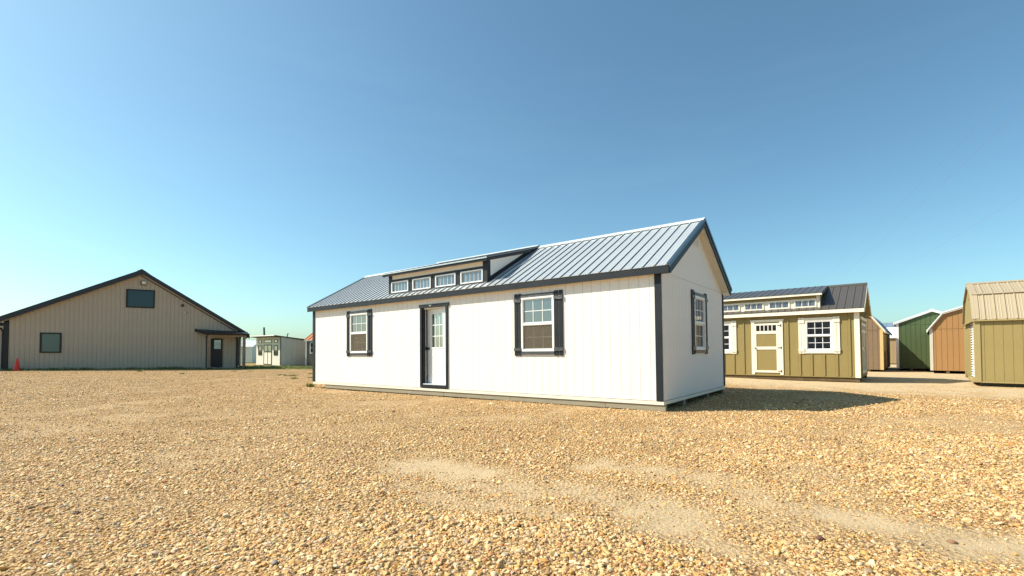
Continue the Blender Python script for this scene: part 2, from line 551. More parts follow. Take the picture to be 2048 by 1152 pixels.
def shutter(root, W, s0, s1, z0, z1, mat, bmat, gap=.022, bat=.075, th=.022, frac=(.10, .89)):
    """two upright boards with two battens across"""
    c = (s0 + s1) / 2
    sh = part('shutter', MB().box(s0, c - gap / 2, -th, -.001, z0, z1), mat, root, W)
    part('shutter_board', MB().box(c + gap / 2, s1, -th, -.001, z0, z1), mat, sh)
    for f in frac:
        zc = z0 + (z1 - z0) * f
        part('shutter_batten', MB().box(s0 - .006, s1 + .006, -th - .020, -th, zc - bat / 2, zc + bat / 2), bmat, sh)
    return sh

# ------------------------------------------------------------------ ground
def vnoise(x, y, seed=0):
    xi, yi = np.floor(x).astype(np.int64), np.floor(y).astype(np.int64)
    fx, fy = x - xi, y - yi
    fx = fx * fx * (3 - 2 * fx); fy = fy * fy * (3 - 2 * fy)
    def h(a, b):
        n = (a * 374761393 + b * 668265263 + seed * 974711) & 0x7fffffff
        n = (n ^ (n >> 13)) * 1274126177 & 0x7fffffff
        return ((n ^ (n >> 16)) & 0xffff) / 65535.0
    return (h(xi, yi) * (1 - fx) + h(xi + 1, yi) * fx) * (1 - fy) + (h(xi, yi + 1) * (1 - fx) + h(xi + 1, yi + 1) * fx) * fy

def fbm(x, y, seed=0, oct=4):
    s = 0; a = .5
    for i in range(oct):
        s = s + a * vnoise(x * 2 ** i, y * 2 ** i, seed + i * 17); a *= .5
    return s / (1 - .5 ** oct)

def sstep(a, b, x):
    t = np.clip((x - a) / (b - a), 0, 1)
    return t * t * (3 - 2 * t)

TRACKS = [  # dusty wheel tracks on the gravel: points (x, y), half width, strength
    ([(-1.09, 5.09), (-0.6, 4.63), (-0.11, 4.24), (0.32, 3.98), (0.63, 3.83), (0.94, 3.5), (1.05, 3.2)], .20, 1.0),
    ([(0.95, 4.75), (1.14, 4.61), (1.46, 4.4), (1.8, 4.12), (1.96, 3.63), (2.15, 3.34), (2.31, 3.09), (2.48, 2.87), (2.64, 2.72), (2.95, 2.45), (3.3, 2.0)], .15, .95),
    ([(-0.9, 4.2), (-0.51, 3.89), (-0.09, 3.62), (0.34, 3.37), (0.65, 3.16), (0.91, 2.94), (1.12, 2.71), (1.33, 2.46), (1.6, 2.0)], .10, .75),
    ([(4, 20), (8.64, 18.5), (9.07, 14.91), (10.98, 13.41), (13.17, 12.19), (18, 9)], 1.1, 1.0),
    ([(8.64, 17.5), (12, 14.2), (17, 11)], 1.1, .9),
    ([(-9, 8.4), (-7.75, 7.97), (-4.56, 6.95), (-2.6, 7.4), (-1.13, 8.2), (1, 8.3)], .22, .40),
    ([(-9, 10.5), (-5, 9.3), (-2.0, 10.2)], .3, .3),
    ([(1.5, 6.9), (4.0, 6.4), (6.5, 6.6), (10, 7.4)], .18, .40),
    ([(-5, 4.4), (-3, 3.9), (-1.5, 3.6)], .12, .30),
]

def dust(x, y):
    x = np.asarray(x, float); y = np.asarray(y, float)
    wx = x + .5 * (fbm(x * 1.7, y * 1.7, 5) - .5); wy = y + .5 * (fbm(x * 1.7, y * 1.7, 9) - .5)
    d = np.zeros_like(x)
    for pts, hw, st in TRACKS:
        best = np.full_like(x, 1e9)
        for (ax, ay), (bx, by) in zip(pts, pts[1:]):
            vx, vy = bx - ax, by - ay
            t = np.clip(((wx - ax) * vx + (wy - ay) * vy) / (vx * vx + vy * vy), 0, 1)
            best = np.minimum(best, np.hypot(wx - ax - t * vx, wy - ay - t * vy))
        d = np.maximum(d, st * (1 - sstep(hw * .1, hw * 3.3, best)))
    d = d * np.clip(.35 + 1.5 * (fbm(x * 1.9 + 7, y * 1.9, 41) - .12), .5, 1.0) * np.where(y < 9, np.clip(.45 + 1.1 * fbm(x * 7, y * 7, 83), .3, 1.0) * .95, 1)
    n = fbm(x * .55, y * .55, 31)
    d = np.maximum(d, .42 * sstep(.56, .74, n))
    far = sstep(13.0, 15.5, y - .62 * (x - 3)*0 + 0) * sstep(5.0, 8.5, x)      # smooth drive between the sheds on the right
    d = np.maximum(d, far * .95)
    return np.clip(d, 0, 1)

def gz(x, y):
    x = np.asarray(x, float); y = np.asarray(y, float)
    z = np.where(x > 0, .10, .12) * np.tanh(x / 7) + .07 * sstep(18, 29, -x) - .21 * sstep(32, 46, y) * sstep(8, 13, -x)
    z = z - .045 * sstep(8, 11, x)
    cx_, cy_, ch, sh = x - 2.835, y - 8.873, math.cos(.6527), math.sin(.6527)
    lx, ly = cx_ * ch - cy_ * sh, cx_ * sh + cy_ * ch
    dd_ = np.hypot(np.maximum(np.maximum(lx, -12.1 - lx), 0), np.maximum(np.maximum(-ly, ly - 4.55), 0))
    z = z - .032 * (1 - sstep(.1, 2.5, dd_))
    near = 1 - sstep(14, 26, np.hypot(x, y))
    z = z + near * (.030 * (fbm(x * .5, y * .5, 3) - .5) + .022 * (fbm(x * 2.0, y * 2.0, 4) - .5))
    z = z - near * .014 * dust(x, y)
    return z

def grass_mask(x, y):
    x = np.asarray(x, float); y = np.asarray(y, float)
    n = fbm(x * .9, y * .9, 77)
    m = sstep(32.0, 33.0, y + (n - .5) * 3) * (1 - sstep(-12.5, -11.5, x)) * (1 - sstep(46.5, 48, y))
    m = np.maximum(m, sstep(50, 54, y) * (x < 12))
    m = np.maximum(m, sstep(75, 85, y))
    return m

def axis(lo, hi, step, far, growth=1.22):
    a = list(np.arange(lo, hi + 1e-6, step))
    s = step; x = hi
    while x < far:
        s *= growth; x += s; a.append(x)
    s = step; x = lo; pre = []
    while x > -far:
        s *= growth; x -= s; pre.append(x)
    return np.array(pre[::-1] + a)

gx = axis(-9, 12, .09, 900); gy = axis(1.2, 17, .09, 900)
XX, YY = np.meshgrid(gx, gy)
ZZ = gz(XX, YY)
nv = XX.size
gme = bpy.data.meshes.new('gravel_ground')
gme.vertices.add(nv)
gme.vertices.foreach_set('co', np.stack([XX, YY, ZZ], -1).astype(np.float32).ravel())
nx, ny = len(gx), len(gy)
ii = (np.arange(ny - 1)[:, None] * nx + np.arange(nx - 1)[None, :]).ravel()
quads = np.stack([ii, ii + 1, ii + nx + 1, ii + nx], -1).astype(np.int32)
gme.loops.add(quads.size); gme.polygons.add(len(quads))
gme.loops.foreach_set('vertex_index', quads.ravel())
gme.polygons.foreach_set('loop_start', np.arange(0, quads.size, 4, dtype=np.int32))
gme.polygons.foreach_set('use_smooth', np.ones(len(quads), bool))
at = gme.attributes.new('dust', 'FLOAT', 'POINT'); at.data.foreach_set('value', dust(XX, YY).astype(np.float32).ravel())
at = gme.attributes.new('turf', 'FLOAT', 'POINT'); at.data.foreach_set('value', grass_mask(XX, YY).astype(np.float32).ravel())
gme.update(); gme.validate()

TONES = [((.58, .43, .235), .29), ((.49, .34, .165), .25), ((.50, .30, .105), .15), ((.64, .53, .36), .11), ((.32, .20, .10), .07),
         ((.40, .33, .24), .08), ((.17, .13, .095), .015), ((.36, .17, .07), .035)]

m, nt, b, out = new_mat('gravel_and_dust')
tc = N(nt, "ShaderNodeTexCoord")
def vor(scale, feat='F1', rnd=1.0):
    v = N(nt, "ShaderNodeTexVoronoi", Scale=scale, Randomness=rnd)
    v.feature = feat
    nt.links.new(tc.outputs['Object'], v.inputs['Vector'])
    return v
v1 = vor(34.0); v2 = vor(62.0)
sep = N(nt, "ShaderNodeSeparateColor"); nt.links.new(v1.outputs['Color'], sep.inputs[0])
acc = 0; stops = []
for c, w in TONES:
    stops.append((acc, c)); acc += w
tone = ramp(nt, sep.outputs[0], [(p, (c[0] * 1.07, c[1] * .98, c[2] * .85)) for p, c in stops], 'CONSTANT')
sep2 = N(nt, "ShaderNodeSeparateColor"); nt.links.new(v2.outputs['Color'], sep2.inputs[0])
tone2 = ramp(nt, sep2.outputs[0], [(0, (.48, .31, .15)), (.35, (.58, .40, .20)), (.65, (.46, .27, .11)), (.85, (.28, .17, .09))], 'CONSTANT')
cellgap = ramp(nt, v1.outputs['Distance'], [(.42, (1, 1, 1)), (.72, (.38, .34, .30))])
tone = mixc(nt, 1.0, mixc(nt, .35, tone, tone2), cellgap, 'MULTIPLY')
nb = N(nt, "ShaderNodeTexNoise", Scale=.9, Detail=5.0, Roughness=.6); nt.links.new(tc.outputs['Object'], nb.inputs['Vector'])
tone = mixc(nt, 1.0, tone, ramp(nt, nb.outputs[0], [(.3, (.86, .84, .80)), (.7, (1.08, 1.06, 1.02))]), 'MULTIPLY')
nf = N(nt, "ShaderNodeTexNoise", Scale=120.0, Detail=5.0, Roughness=.75); nt.links.new(tc.outputs['Object'], nf.inputs['Vector'])
nd = N(nt, "ShaderNodeTexNoise", Scale=3.0, Detail=6.0, Roughness=.7); nt.links.new(tc.outputs['Object'], nd.inputs['Vector'])
dcol = ramp(nt, nf.outputs[0], [(.3, (.37, .27, .15)), (.5, (.475, .365, .22)), (.7, (.54, .425, .265))])
dcol = mixc(nt, 1.0, dcol, ramp(nt, nd.outputs[0], [(.3, (.88, .87, .85)), (.7, (1.08, 1.06, 1.04))]), 'MULTIPLY')
ad = N(nt, "ShaderNodeAttribute"); ad.attribute_name = 'dust'
fmix = N(nt, "ShaderNodeMath"); fmix.operation = 'MULTIPLY_ADD'
nt.links.new(nd.outputs[0], fmix.inputs[0]); fmix.inputs[1].default_value = .5; fmix.inputs[2].default_value = -.25
fadd = N(nt, "ShaderNodeMath"); fadd.operation = 'ADD'; fadd.use_clamp = True
nt.links.new(ad.outputs['Fac'], fadd.inputs[0]); nt.links.new(fmix.outputs[0], fadd.inputs[1])
dfac = ramp(nt, fadd.outputs[0], [(.15, (0, 0, 0)), (.85, (1, 1, 1))])
c = mixc(nt, dfac, tone, dcol)
ag = N(nt, "ShaderNodeAttribute"); ag.attribute_name = 'turf'
ngr = N(nt, "ShaderNodeTexNoise", Scale=2.5, Detail=8.0, Roughness=.8); nt.links.new(tc.outputs['Object'], ngr.inputs['Vector'])
gcol = ramp(nt, ngr.outputs[0], [(.3, (.08, .11, .02)), (.55, (.17, .19, .045)), (.75, (.28, .23, .09))])
c = mixc(nt, ag.outputs['Fac'], c, gcol)
nt.links.new(c, b.inputs['Base Color'])
b.inputs['Roughness'].default_value = .92
b.inputs['Specular IOR Level'].default_value = .2
inv = N(nt, "ShaderNodeMath"); inv.operation = 'SUBTRACT'; inv.inputs[0].default_value = 1.0
nt.links.new(v1.outputs['Distance'], inv.inputs[1])
hm = N(nt, "ShaderNodeMath"); hm.operation = 'MULTIPLY'; nt.links.new(inv.outputs[0], hm.inputs[0])
rid = N(nt, "ShaderNodeMath"); rid.operation = 'MULTIPLY_ADD'; rid.inputs[1].default_value = -.85; rid.inputs[2].default_value = 1.0
nt.links.new(dfac, rid.inputs[0]); nt.links.new(rid.outputs[0], hm.inputs[1])
hs = N(nt, "ShaderNodeMath"); hs.operation = 'MULTIPLY_ADD'; hs.inputs[1].default_value = .25
nt.links.new(nf.outputs[0], hs.inputs[0]); nt.links.new(hm.outputs[0], hs.inputs[2])
bp = N(nt, "ShaderNodeBump", Strength=1.0, Distance=.032)
nt.links.new(hs.outputs[0], bp.inputs['Height']); nt.links.new(bp.outputs[0], b.inputs['Normal'])
gme.materials.append(m)
ground = bpy.data.objects.new('ground', gme); COL.objects.link(ground); ground['kind'] = 'structure'

# ------------------------------------------------------------------ gravel stones (one object, geometry-node instances)
def stone_cloud():
    xs, ys = [], []
    def rho(y): return 5200 * np.minimum(1, (4.3 / y) ** 1.95)
    edges = np.concatenate([np.arange(1.9, 8, .25), np.arange(8, 30, .5)])
    for a, b_ in zip(edges, edges[1:]):
        ym = (a + b_) / 2
        hw = 1.13 * b_ + .35
        n = int(rho(ym) * 2 * hw * (b_ - a))
        xs.append(rng.uniform(-hw, hw, n)); ys.append(rng.uniform(a, b_, n))
    x = np.concatenate(xs); y = np.concatenate(ys)
    # nothing under the white cabin's footprint, few stones in the dusty tracks
    d = dust(x, y)
    keep = rng.random(len(x)) > np.clip(d * .95, 0, .72)
    clump = fbm(x * 1.6, y * 1.6, 51)
    keep &= rng.random(len(x)) < np.clip(.62 + 1.4 * (clump - .35), .5, 1)
    cy_, sy_ = math.cos(0.6527), math.sin(0.6527)
    lx = (x - 2.835) * cy_ - (y - 8.873) * sy_; ly = (x - 2.835) * sy_ + (y - 8.873) * cy_
    keep &= ~((lx < -.3) & (lx > -12) & (ly > .3) & (ly < 4.4))
    keep &= grass_mask(x, y) < .3
    return x[keep], y[keep]

sx, sy_ = stone_cloud()
ns = len(sx)
base = rng.lognormal(-.04, .50, ns)
coarse = .78 + .55 * fbm(sx * .7, sy_ * .7, 61)
grow = 1 + .035 * np.clip(sy_ - 4, 0, 14)
rad = np.clip(.0058 * base * coarse, .0026, .021) * grow
rad *= 1 - .62 * dust(sx, sy_) * rng.uniform(.6, 1.1, ns)
sz = gz(sx, sy_) + rad * rng.uniform(-.15, .35, ns)
pme = bpy.data.meshes.new('gravel_stones')
pme.vertices.add(ns)
pme.vertices.foreach_set('co', np.stack([sx, sy_, sz], -1).astype(np.float32).ravel())
rot = np.stack([rng.normal(0, .30, ns), rng.normal(0, .30, ns), rng.uniform(0, 6.283, ns)], -1)
scl = np.stack([rad * rng.uniform(.85, 1.45, ns), rad * rng.uniform(.75, 1.1, ns), rad * rng.uniform(.45, .8, ns)], -1)
idx = rng.choice(len(TONES), ns, p=np.array([t[1] for t in TONES]) / sum(t[1] for t in TONES))
tones = np.array([t[0] for t in TONES])[idx] * rng.uniform(.80, 1.15, (ns, 1)) * (1 + rng.normal(0, .04, (ns, 3)))
# left stones painted lighter to offset their shaded sides, right ones stay more ochre
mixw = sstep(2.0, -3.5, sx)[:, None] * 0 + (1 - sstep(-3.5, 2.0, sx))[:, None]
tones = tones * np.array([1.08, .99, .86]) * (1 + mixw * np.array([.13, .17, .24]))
at = pme.attributes.new('rot', 'FLOAT_VECTOR', 'POINT'); at.data.foreach_set('vector', rot.astype(np.float32).ravel())
at = pme.attributes.new('scl', 'FLOAT_VECTOR', 'POINT'); at.data.foreach_set('vector', scl.astype(np.float32).ravel())
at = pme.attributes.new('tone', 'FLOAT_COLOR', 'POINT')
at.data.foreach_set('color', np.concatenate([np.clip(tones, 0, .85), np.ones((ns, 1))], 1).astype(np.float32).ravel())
pme.update()
print('stones', ns)

ms, nt, b, out = new_mat('gravel_stone')
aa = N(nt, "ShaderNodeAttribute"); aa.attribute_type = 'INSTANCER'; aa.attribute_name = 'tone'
tc = N(nt, "ShaderNodeTexCoord")
nz = N(nt, "ShaderNodeTexNoise", Scale=1.6, Detail=5.0, Roughness=.7); nt.links.new(tc.outputs['Object'], nz.inputs['Vector'])
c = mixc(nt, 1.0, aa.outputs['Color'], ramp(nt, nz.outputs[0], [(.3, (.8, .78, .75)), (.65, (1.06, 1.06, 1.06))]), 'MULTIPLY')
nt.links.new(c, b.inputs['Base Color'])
b.inputs['Roughness'].default_value = .75
b.inputs['Specular IOR Level'].default_value = .35

ng = bpy.data.node_groups.new('scatter_gravel', 'GeometryNodeTree')
ng.interface.new_socket(name='Geometry', in_out='INPUT', socket_type='NodeSocketGeometry')
ng.interface.new_socket(name='Geometry', in_out='OUTPUT', socket_type='NodeSocketGeometry')
gi = ng.nodes.new('NodeGroupInput'); go = ng.nodes.new('NodeGroupOutput')
inst = ng.nodes.new('GeometryNodeInstanceOnPoints')
g2i = ng.nodes.new('GeometryNodeGeometryToInstance')
for k in range(6):
    ico = ng.nodes.new('GeometryNodeMeshIcoSphere')
    ico.inputs['Radius'].default_value = 1.0
    ico.inputs['Subdivisions'].default_value = 2
    pos = ng.nodes.new('GeometryNodeInputPosition')
    tn = ng.nodes.new('ShaderNodeTexNoise'); tn.noise_dimensions = '4D'
    tn.inputs['Scale'].default_value = 1.1; tn.inputs['Detail'].default_value = 1.0
    tn.inputs['W'].default_value = 3.7 * k + 1
    ng.links.new(pos.outputs[0], tn.inputs['Vector'])
    sub = ng.nodes.new('ShaderNodeVectorMath'); sub.operation = 'SUBTRACT'; sub.inputs[1].default_value = (.5, .5, .5)
    ng.links.new(tn.outputs['Color'], sub.inputs[0])
    sc_ = ng.nodes.new('ShaderNodeVectorMath'); sc_.operation = 'SCALE'; sc_.inputs['Scale'].default_value = 1.5
    ng.links.new(sub.outputs[0], sc_.inputs[0])
    sp = ng.nodes.new('GeometryNodeSetPosition')
    ng.links.new(ico.outputs['Mesh'], sp.inputs['Geometry']); ng.links.new(sc_.outputs[0], sp.inputs['Offset'])
    sm = ng.nodes.new('GeometryNodeSetShadeSmooth'); ng.links.new(sp.outputs[0], sm.inputs[0])
    sm.inputs['Shade Smooth'].default_value = (k % 2 == 0)
    smt = ng.nodes.new('GeometryNodeSetMaterial'); smt.inputs['Material'].default_value = ms
    ng.links.new(sm.outputs[0], smt.inputs['Geometry'])
    ng.links.new(smt.outputs[0], g2i.inputs[0])
ng.links.new(gi.outputs[0], inst.inputs['Points'])
ng.links.new(g2i.outputs[0], inst.inputs['Instance'])
inst.inputs['Pick Instance'].default_value = True
def named(n, t):
    a = ng.nodes.new('GeometryNodeInputNamedAttribute'); a.data_type = t; a.inputs['Name'].default_value = n
    return a.outputs[0]
rv = ng.nodes.new('FunctionNodeEulerToRotation')
ng.links.new(named('rot', 'FLOAT_VECTOR'), rv.inputs[0]); ng.links.new(rv.outputs[0], inst.inputs['Rotation'])
ng.links.new(named('scl', 'FLOAT_VECTOR'), inst.inputs['Scale'])
ng.links.new(inst.outputs[0], go.inputs[0])
pts = bpy.data.objects.new('gravel', pme); COL.objects.link(pts)
pts['kind'] = 'stuff'; tag(pts, 'loose tan and ochre gravel stones covering the yard', 'gravel')
md = pts.modifiers.new('scatter', 'NODES'); md.node_group = ng

# a few larger single stones
def rock(x, y, r, col, label, seed):
    rr = random.Random(seed)
    import bmesh
    bm = bmesh.new(); bmesh.ops.create_icosphere(bm, subdivisions=3, radius=1)
    from mathutils import noise
    for v in bm.verts:
        n = noise.noise(v.co * 1.1 + Vector((seed * 3.1, 0, 0))) * .35 + noise.noise(v.co * 3 + Vector((0, seed, 0))) * .08
        v.co *= 1 + n
        v.co = Vector((v.co.x * r * 1.3, v.co.y * r * .9, v.co.z * r * .62))
    me = bpy.data.meshes.new('rock'); bm.to_mesh(me); bm.free()
    me.polygons.foreach_set('use_smooth', [True] * len(me.polygons))
    me.materials.append(paint('rock_' + str(seed), col, .75, .4, .25, .15, gscale=(25, 25, 25), bump=.002))
    o = obj('rock', me, None, Matrix.Translation((x, y, float(gz(x, y)) + r * .42)) @ Matrix.Rotation(rr.uniform(0, 6), 4, 'Z'))
    tag(o, label, 'rock')
rock(1.83, 2.84, .021, (.14, .065, .04), 'dark red-brown rock lying on the dusty track at lower right', 1)
rock(2.57, 2.79, .018, (.26, .13, .07), 'flat reddish brown rock at the right-hand edge of the dusty wheel track', 2)
rock(0.40, 2.51, .014, (.05, .045, .045), 'small black rock near the bottom edge of the photo', 5)
rock(1.80, 2.42, .018, (.30, .21, .12), 'brown rounded rock lowest towards the bottom right', 6)
rock(-1.30, 2.62, .018, (.26, .22, .18), 'grey rock in the pale gravel at the bottom, left of centre', 7)

# ------------------------------------------------------------------ white cabin with clerestory dormer
def white_cabin():
    L, Wd = 12.14, 4.55
    rt = thing('portable_cabin', 'long white portable cabin with charcoal trim, grey metal roof and four dormer windows', 'cabin',
               (2.835, 8.873, CAMH - .942), rz=-.6527, rx=.0039, ry=-.0086)
    FR = I4
    RW = WALL_R(0)
    SL = (3.89 - 2.53) / (Wd / 2 + .13)
    def roofz(y): return 2.53 + SL * (min(y, Wd - y) + .13)
    winA, winB = (-3.268, -2.378), (-9.975, -9.072)
    wz = (.955, 2.187)
    door = (-6.63, -5.716, .09, 2.15)
    op = [(winA[0] + .02, winA[1] - .02, wz[0] + .02, wz[1] - .02), (winB[0] + .02, winB[1] - .02, wz[0] + .02, wz[1] - .02),
          (door[0] - .03, door[1] + .03, 0.0, door[3] + .03)]
    boards(rt, FR, -L, 0, .2065, 0, 2.45, 'white_siding', opens=op, start=-L + .2065 * .65)
    backing(rt, FR, -L, 0, 0, 2.45, 'siding_back', op)
    # right end wall
    we = (1.985, 2.80)
    ope = [(we[0] + .02, we[1] - .02, wz[0] + .02, wz[1] - .04)]
    boards(rt, RW, 0, Wd, .2032, 0, 2.436, 'white_siding', opens=ope, gap=.0035)
    tl = [(0, roofz(0) - .10), (Wd / 2, roofz(Wd / 2) - .10), (Wd, roofz(Wd) - .10)]
    boards(rt, RW, 0, Wd, .2032, 2.442, tl, 'white_siding', name='gable_board', gap=.0035)
    backing(rt, RW, .013, Wd - .013, 0, [(a, b - .01) for a, b in tl], 'siding_back', ope)
    # left and back walls (seen only from the side)
    LW = WALL_L(-L, Wd)
    backing(rt, LW, 0, Wd, 0, tl, 'white_siding', y=0, th=.024, name='end_wall')
    backing(rt, WALL_B(0, Wd), 0, L, 0, 2.45, 'white_siding', y=0, th=.024, name='back_wall')
    # gable vent: slats
    gv = part('gable_vent', frame_mb(2.08, 2.46, 3.28, 3.52, .02, -.012, 0), 'white_trim', rt, RW)
    for k in range(6):
        part('vent_slat', MB().box(2.115 + k * .055, 2.135 + k * .055, -.010, -.001, 3.30, 3.50), 'white_trim', gv)
    # floor, skids, rim
    part('floor', MB().box(-L + .03, -.03, .03, Wd - .03, -.04, .02), 'plywood', rt)
    rim = MB().box(-L, .012, -.014, .03, -.074, -.010)
    rim.box(-.026, .012, .031, Wd, -.074, -.010); rim.box(-L, -L + .03, .031, Wd, -.074, -.010); rim.box(-L + .031, -.027, Wd - .03, Wd, -.074, -.010)
    part('floor_rim', rim, 'cream', rt)
    js = [-11.42, -8.49, -5.83, -3.63, -1.20, .035]
    for a, b_ in zip(js, js[1:]):
        part('skid', MB().box(a + .004, b_ - .004, .006, .095, -.19, -.074), 'skid_wood', rt)
    for yy in (1.23, 3.0, 4.40):
        part('skid', MB().box(-11.42, -.02, yy, yy + .14, -.19, -.074), 'skid_wood' if yy < 2 else 'skid_dark', rt)
    part('floor_joists', MB().box(-11.9, -.12, .096, Wd - .15, -.080, -.045), 'skid_dark', rt)
    # roof deck
    deck = MB().prism([(-.10, 2.40), (-.10, 2.515), (Wd / 2, roofz(Wd / 2) - .012), (Wd + .10, 2.515), (Wd + .10, 2.40), (Wd + .02, 2.40), (Wd / 2, 3.76), (-.02, 2.40)], -L - .18, .175, 'yz')
    part('roof_deck', deck, 'soffit', rt)
    # front roof panels, ribs every nine inches
    D0, D1 = -8.15, -4.38
    e0 = Vector((-L - .20, -.13, 2.53)); top = Vector((-L - .20, Wd / 2, 3.89))
    def cutf(x):
        X = e0.x + x
        if D0 - .02 < X < D1 + .02:
            return (0, .28 / 2.76)
        return (0, 1)
    roof(rt, e0, (1, 0, 0), top, L + .40, 'roof_ash', first=.12, cut=cutf, seam='roof_rib')
    roof(rt, (.20, Wd + .13, 2.53), (-1, 0, 0), (.20, Wd / 2, 3.89), L + .40, 'roof_ash', seam='roof_rib')
    # ridge caps
    for a, b_ in ((-L - .21, D0 - .06), (D1 + .08, .21)):
        rc = MB()
        for sg in (-1, 1):
            y0 = Wd / 2; y1 = Wd / 2 + sg * .13
            rc.poly([(a, y0, 3.935), (b_, y0, 3.935), (b_, y1, 3.935 - .13 * SL), (a, y1, 3.935 - .13 * SL), (a, y0, 3.915), (b_, y0, 3.915), (b_, y1, 3.912 - .13 * SL), (a, y1, 3.912 - .13 * SL)],
                    [(0, 1, 2, 3), (7, 6, 5, 4), (0, 4, 5, 1), (1, 5, 6, 2), (2, 6, 7, 3), (3, 7, 4, 0)])
        part('ridge_cap', rc, 'ridge_white', rt)
    # eave fascia and rake boards
    part('fascia', MB().box(-L - .20, .185, -.122, -.102, 2.385, 2.518), 'charcoal', rt)
    part('fascia', MB().box(-L - .20, .185, Wd + .102, Wd + .122, 2.385, 2.518), 'charcoal', rt)
    for X in (.188, -L - .202):
        for sg in (0, 1):
            y0, y1 = (-.105, Wd / 2) if sg == 0 else (Wd + .105, Wd / 2)
            z0_, z1_ = 2.53 + SL * .025, 3.888
            rk = MB().prism([(y0, 2.385), (y0, z0_ - .006), (y1, z1_ - .006), (y1, z1_ - .165), (y0 + (.11 if sg == 0 else -.11), 2.385 + .03)], X - .013, X + .011, 'yz')
            part('rake_board', rk, 'charcoal', rt)
    for X0, X1 in ((.15, .215), (-L - .215, -L - .15)):
        for y0, y1 in ((-.135, Wd / 2), (Wd + .135, Wd / 2)):
            cp = MB().prism([(y0, 2.535), (y1, 3.897), (y1, 3.925), (y0, 2.562)], X0, X1, 'yz')
            cp.prism([(y0, 2.490), (y1, 3.852), (y1, 3.897), (y0, 2.535)], X1 - .014, X1, 'yz') if X0 > 0 else None
            part('rake_cap', cp, 'cap_metal', rt)
    # boxed soffit returns of the end gable
    part('soffit_return', MB().prism([(Wd - .06, 2.385), (Wd + .10, 2.385), (Wd + .10, 2.50), (Wd - .06, 2.60)], .001, .173, 'yz'), 'white_siding', rt)
    part('soffit_return', MB().prism([(.06, 2.40), (-.10, 2.385), (-.10, 2.50), (.06, 2.60)], .001, .173, 'yz'), 'charcoal', rt)
    # corner posts
    part('corner_post', MB().box(-.128, 0.0, -.024, -.001, 0, 2.397), 'charcoal', rt)
    part('corner_post', MB().box(-L - .022, -L + .10, -.024, -.001, 0, 2.397), 'charcoal', rt)
    part('corner_post', MB().box(.002, .022, Wd - .07, Wd + .02, 0, 2.42), 'charcoal', rt)
    # windows with shutters
    def dressed(W, a, b_, z0, z1, clear=False, s=None):
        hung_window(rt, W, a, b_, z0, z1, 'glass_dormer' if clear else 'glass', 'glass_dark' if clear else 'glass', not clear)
        so0, so1 = s
        zt, zb = 2.28, .857
        part('window_header', MB().box(a - .001, b_ + .001, -.034, -.002, z1 + .002, z1 + .070), 'charcoal_h', rt, W)
        part('window_sill_board', MB().box(a - .001, b_ + .001, -.032, -.002, z0 - .072, z0 - .002), 'charcoal_h', rt, W)
        shutter(rt, W, so0, a - .006, zb, zt, 'charcoal', 'charcoal_h')
        shutter(rt, W, b_ + .006, so1, zb, zt, 'charcoal', 'charcoal_h')
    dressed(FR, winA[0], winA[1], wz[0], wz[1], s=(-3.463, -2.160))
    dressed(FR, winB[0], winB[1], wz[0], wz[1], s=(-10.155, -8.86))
    dressed(RW, we[0], we[1], wz[0], wz[1] - .02, True, s=(1.80, 2.985))
    # door
    fr = MB()
    fr.box(-6.705, -6.632, -.030, -.001, .012, 2.165); fr.box(-5.716, -5.645, -.030, -.001, .012, 2.165)
    fr.box(-6.632, -5.716, -.030, -.001, .012, .085)
    fr.prism([(-6.745, 2.250), (-6.725, 2.166), (-5.605, 2.166), (-5.590, 2.250)], -.034, -.001)
    fr.box(-6.632, -6.60, .0, .085, .012, 2.165)
    df = part('door_frame', fr, 'charcoal', rt)
    jb = MB().box(-6.632, -6.600, .086, .108, .085, 2.13); jb.box(-5.716, -5.70, .0, .03, .085, 2.13)
    jb.box(-6.632, -5.716, .03, .17, 2.130, 2.165)
    part('jamb', jb, 'vinyl', df)
    part('threshold', MB().box(-6.60, -5.716, -.012, .16, .0855, .112), 'ridge_white', df)
    part('strike_plate', MB().box(-6.600, -6.596, .088, .11, 1.02, 1.10), 'black_metal', df)
    sg = MB().prism([(0, .0), (.045, .002), (.05, .018), (.018, .012), (.006, .028)], -.0365, -.034)
    sg.box(.058, .086, -.0365, -.034, .024, .030); sg.box(.068, .076, -.0365, -.034, .0, .024)
    part('maker_plate', MB().poly([(v[0] - 6.33, v[1], v[2] + 2.198) for v in sg.v], sg.f), 'vinyl', df)
    th = R(7.6)
    DM = Matrix.Translation((-5.722, .045, .115)) @ Matrix.Rotation(-th, 4, 'Z')
    # leaf in local coordinates: hinge at s=0, runs to s=-.90
    w, h = .895, 2.01
    gx0, gx1, gz0, gz1 = -.70, -.165, .96, 1.89
    lf = MB()
    lf.box(-w, gx0, 0, .044, 0, h); lf.box(gx1, 0, 0, .044, 0, h); lf.box(gx0, gx1, 0, .044, gz1, h)
    lf.box(gx0, gx1, 0, .044, 0, gz0)
    leaf = part('door', lf, 'vinyl', rt, DM)
    part('glazing_frame', frame_mb(gx0 - .02, gx1 + .02, gz0 - .02, gz1 + .02, .035, -.012, .012), 'vinyl', leaf)
    pane_grid(leaf, gx0 + .015, gx1 - .015, gz0 + .015, gz1 - .015, 3, 3, .016, .018, 'glass_clear')
    for a in (-.70, -.385):
        part('raised_panel', frame_mb(a, a + .22, .27, .77, .022, -.007, -.0005), 'vinyl', leaf)
    kn = MB()
    kn.tube([(-w + .07, -.002, .94), (-w + .07, -.045, .94)], .014, 12)
    kn.tube([(-w + .07, -.040, .94), (-w + .07, -.048, .94), (-w + .07, -.062, .94), (-w + .07, -.074, .94)], [.018, .031, .031, .016], 14)
    kn.tube([(-w + .07, -.0005, .94), (-w + .07, -.008, .94)], .034, 14)
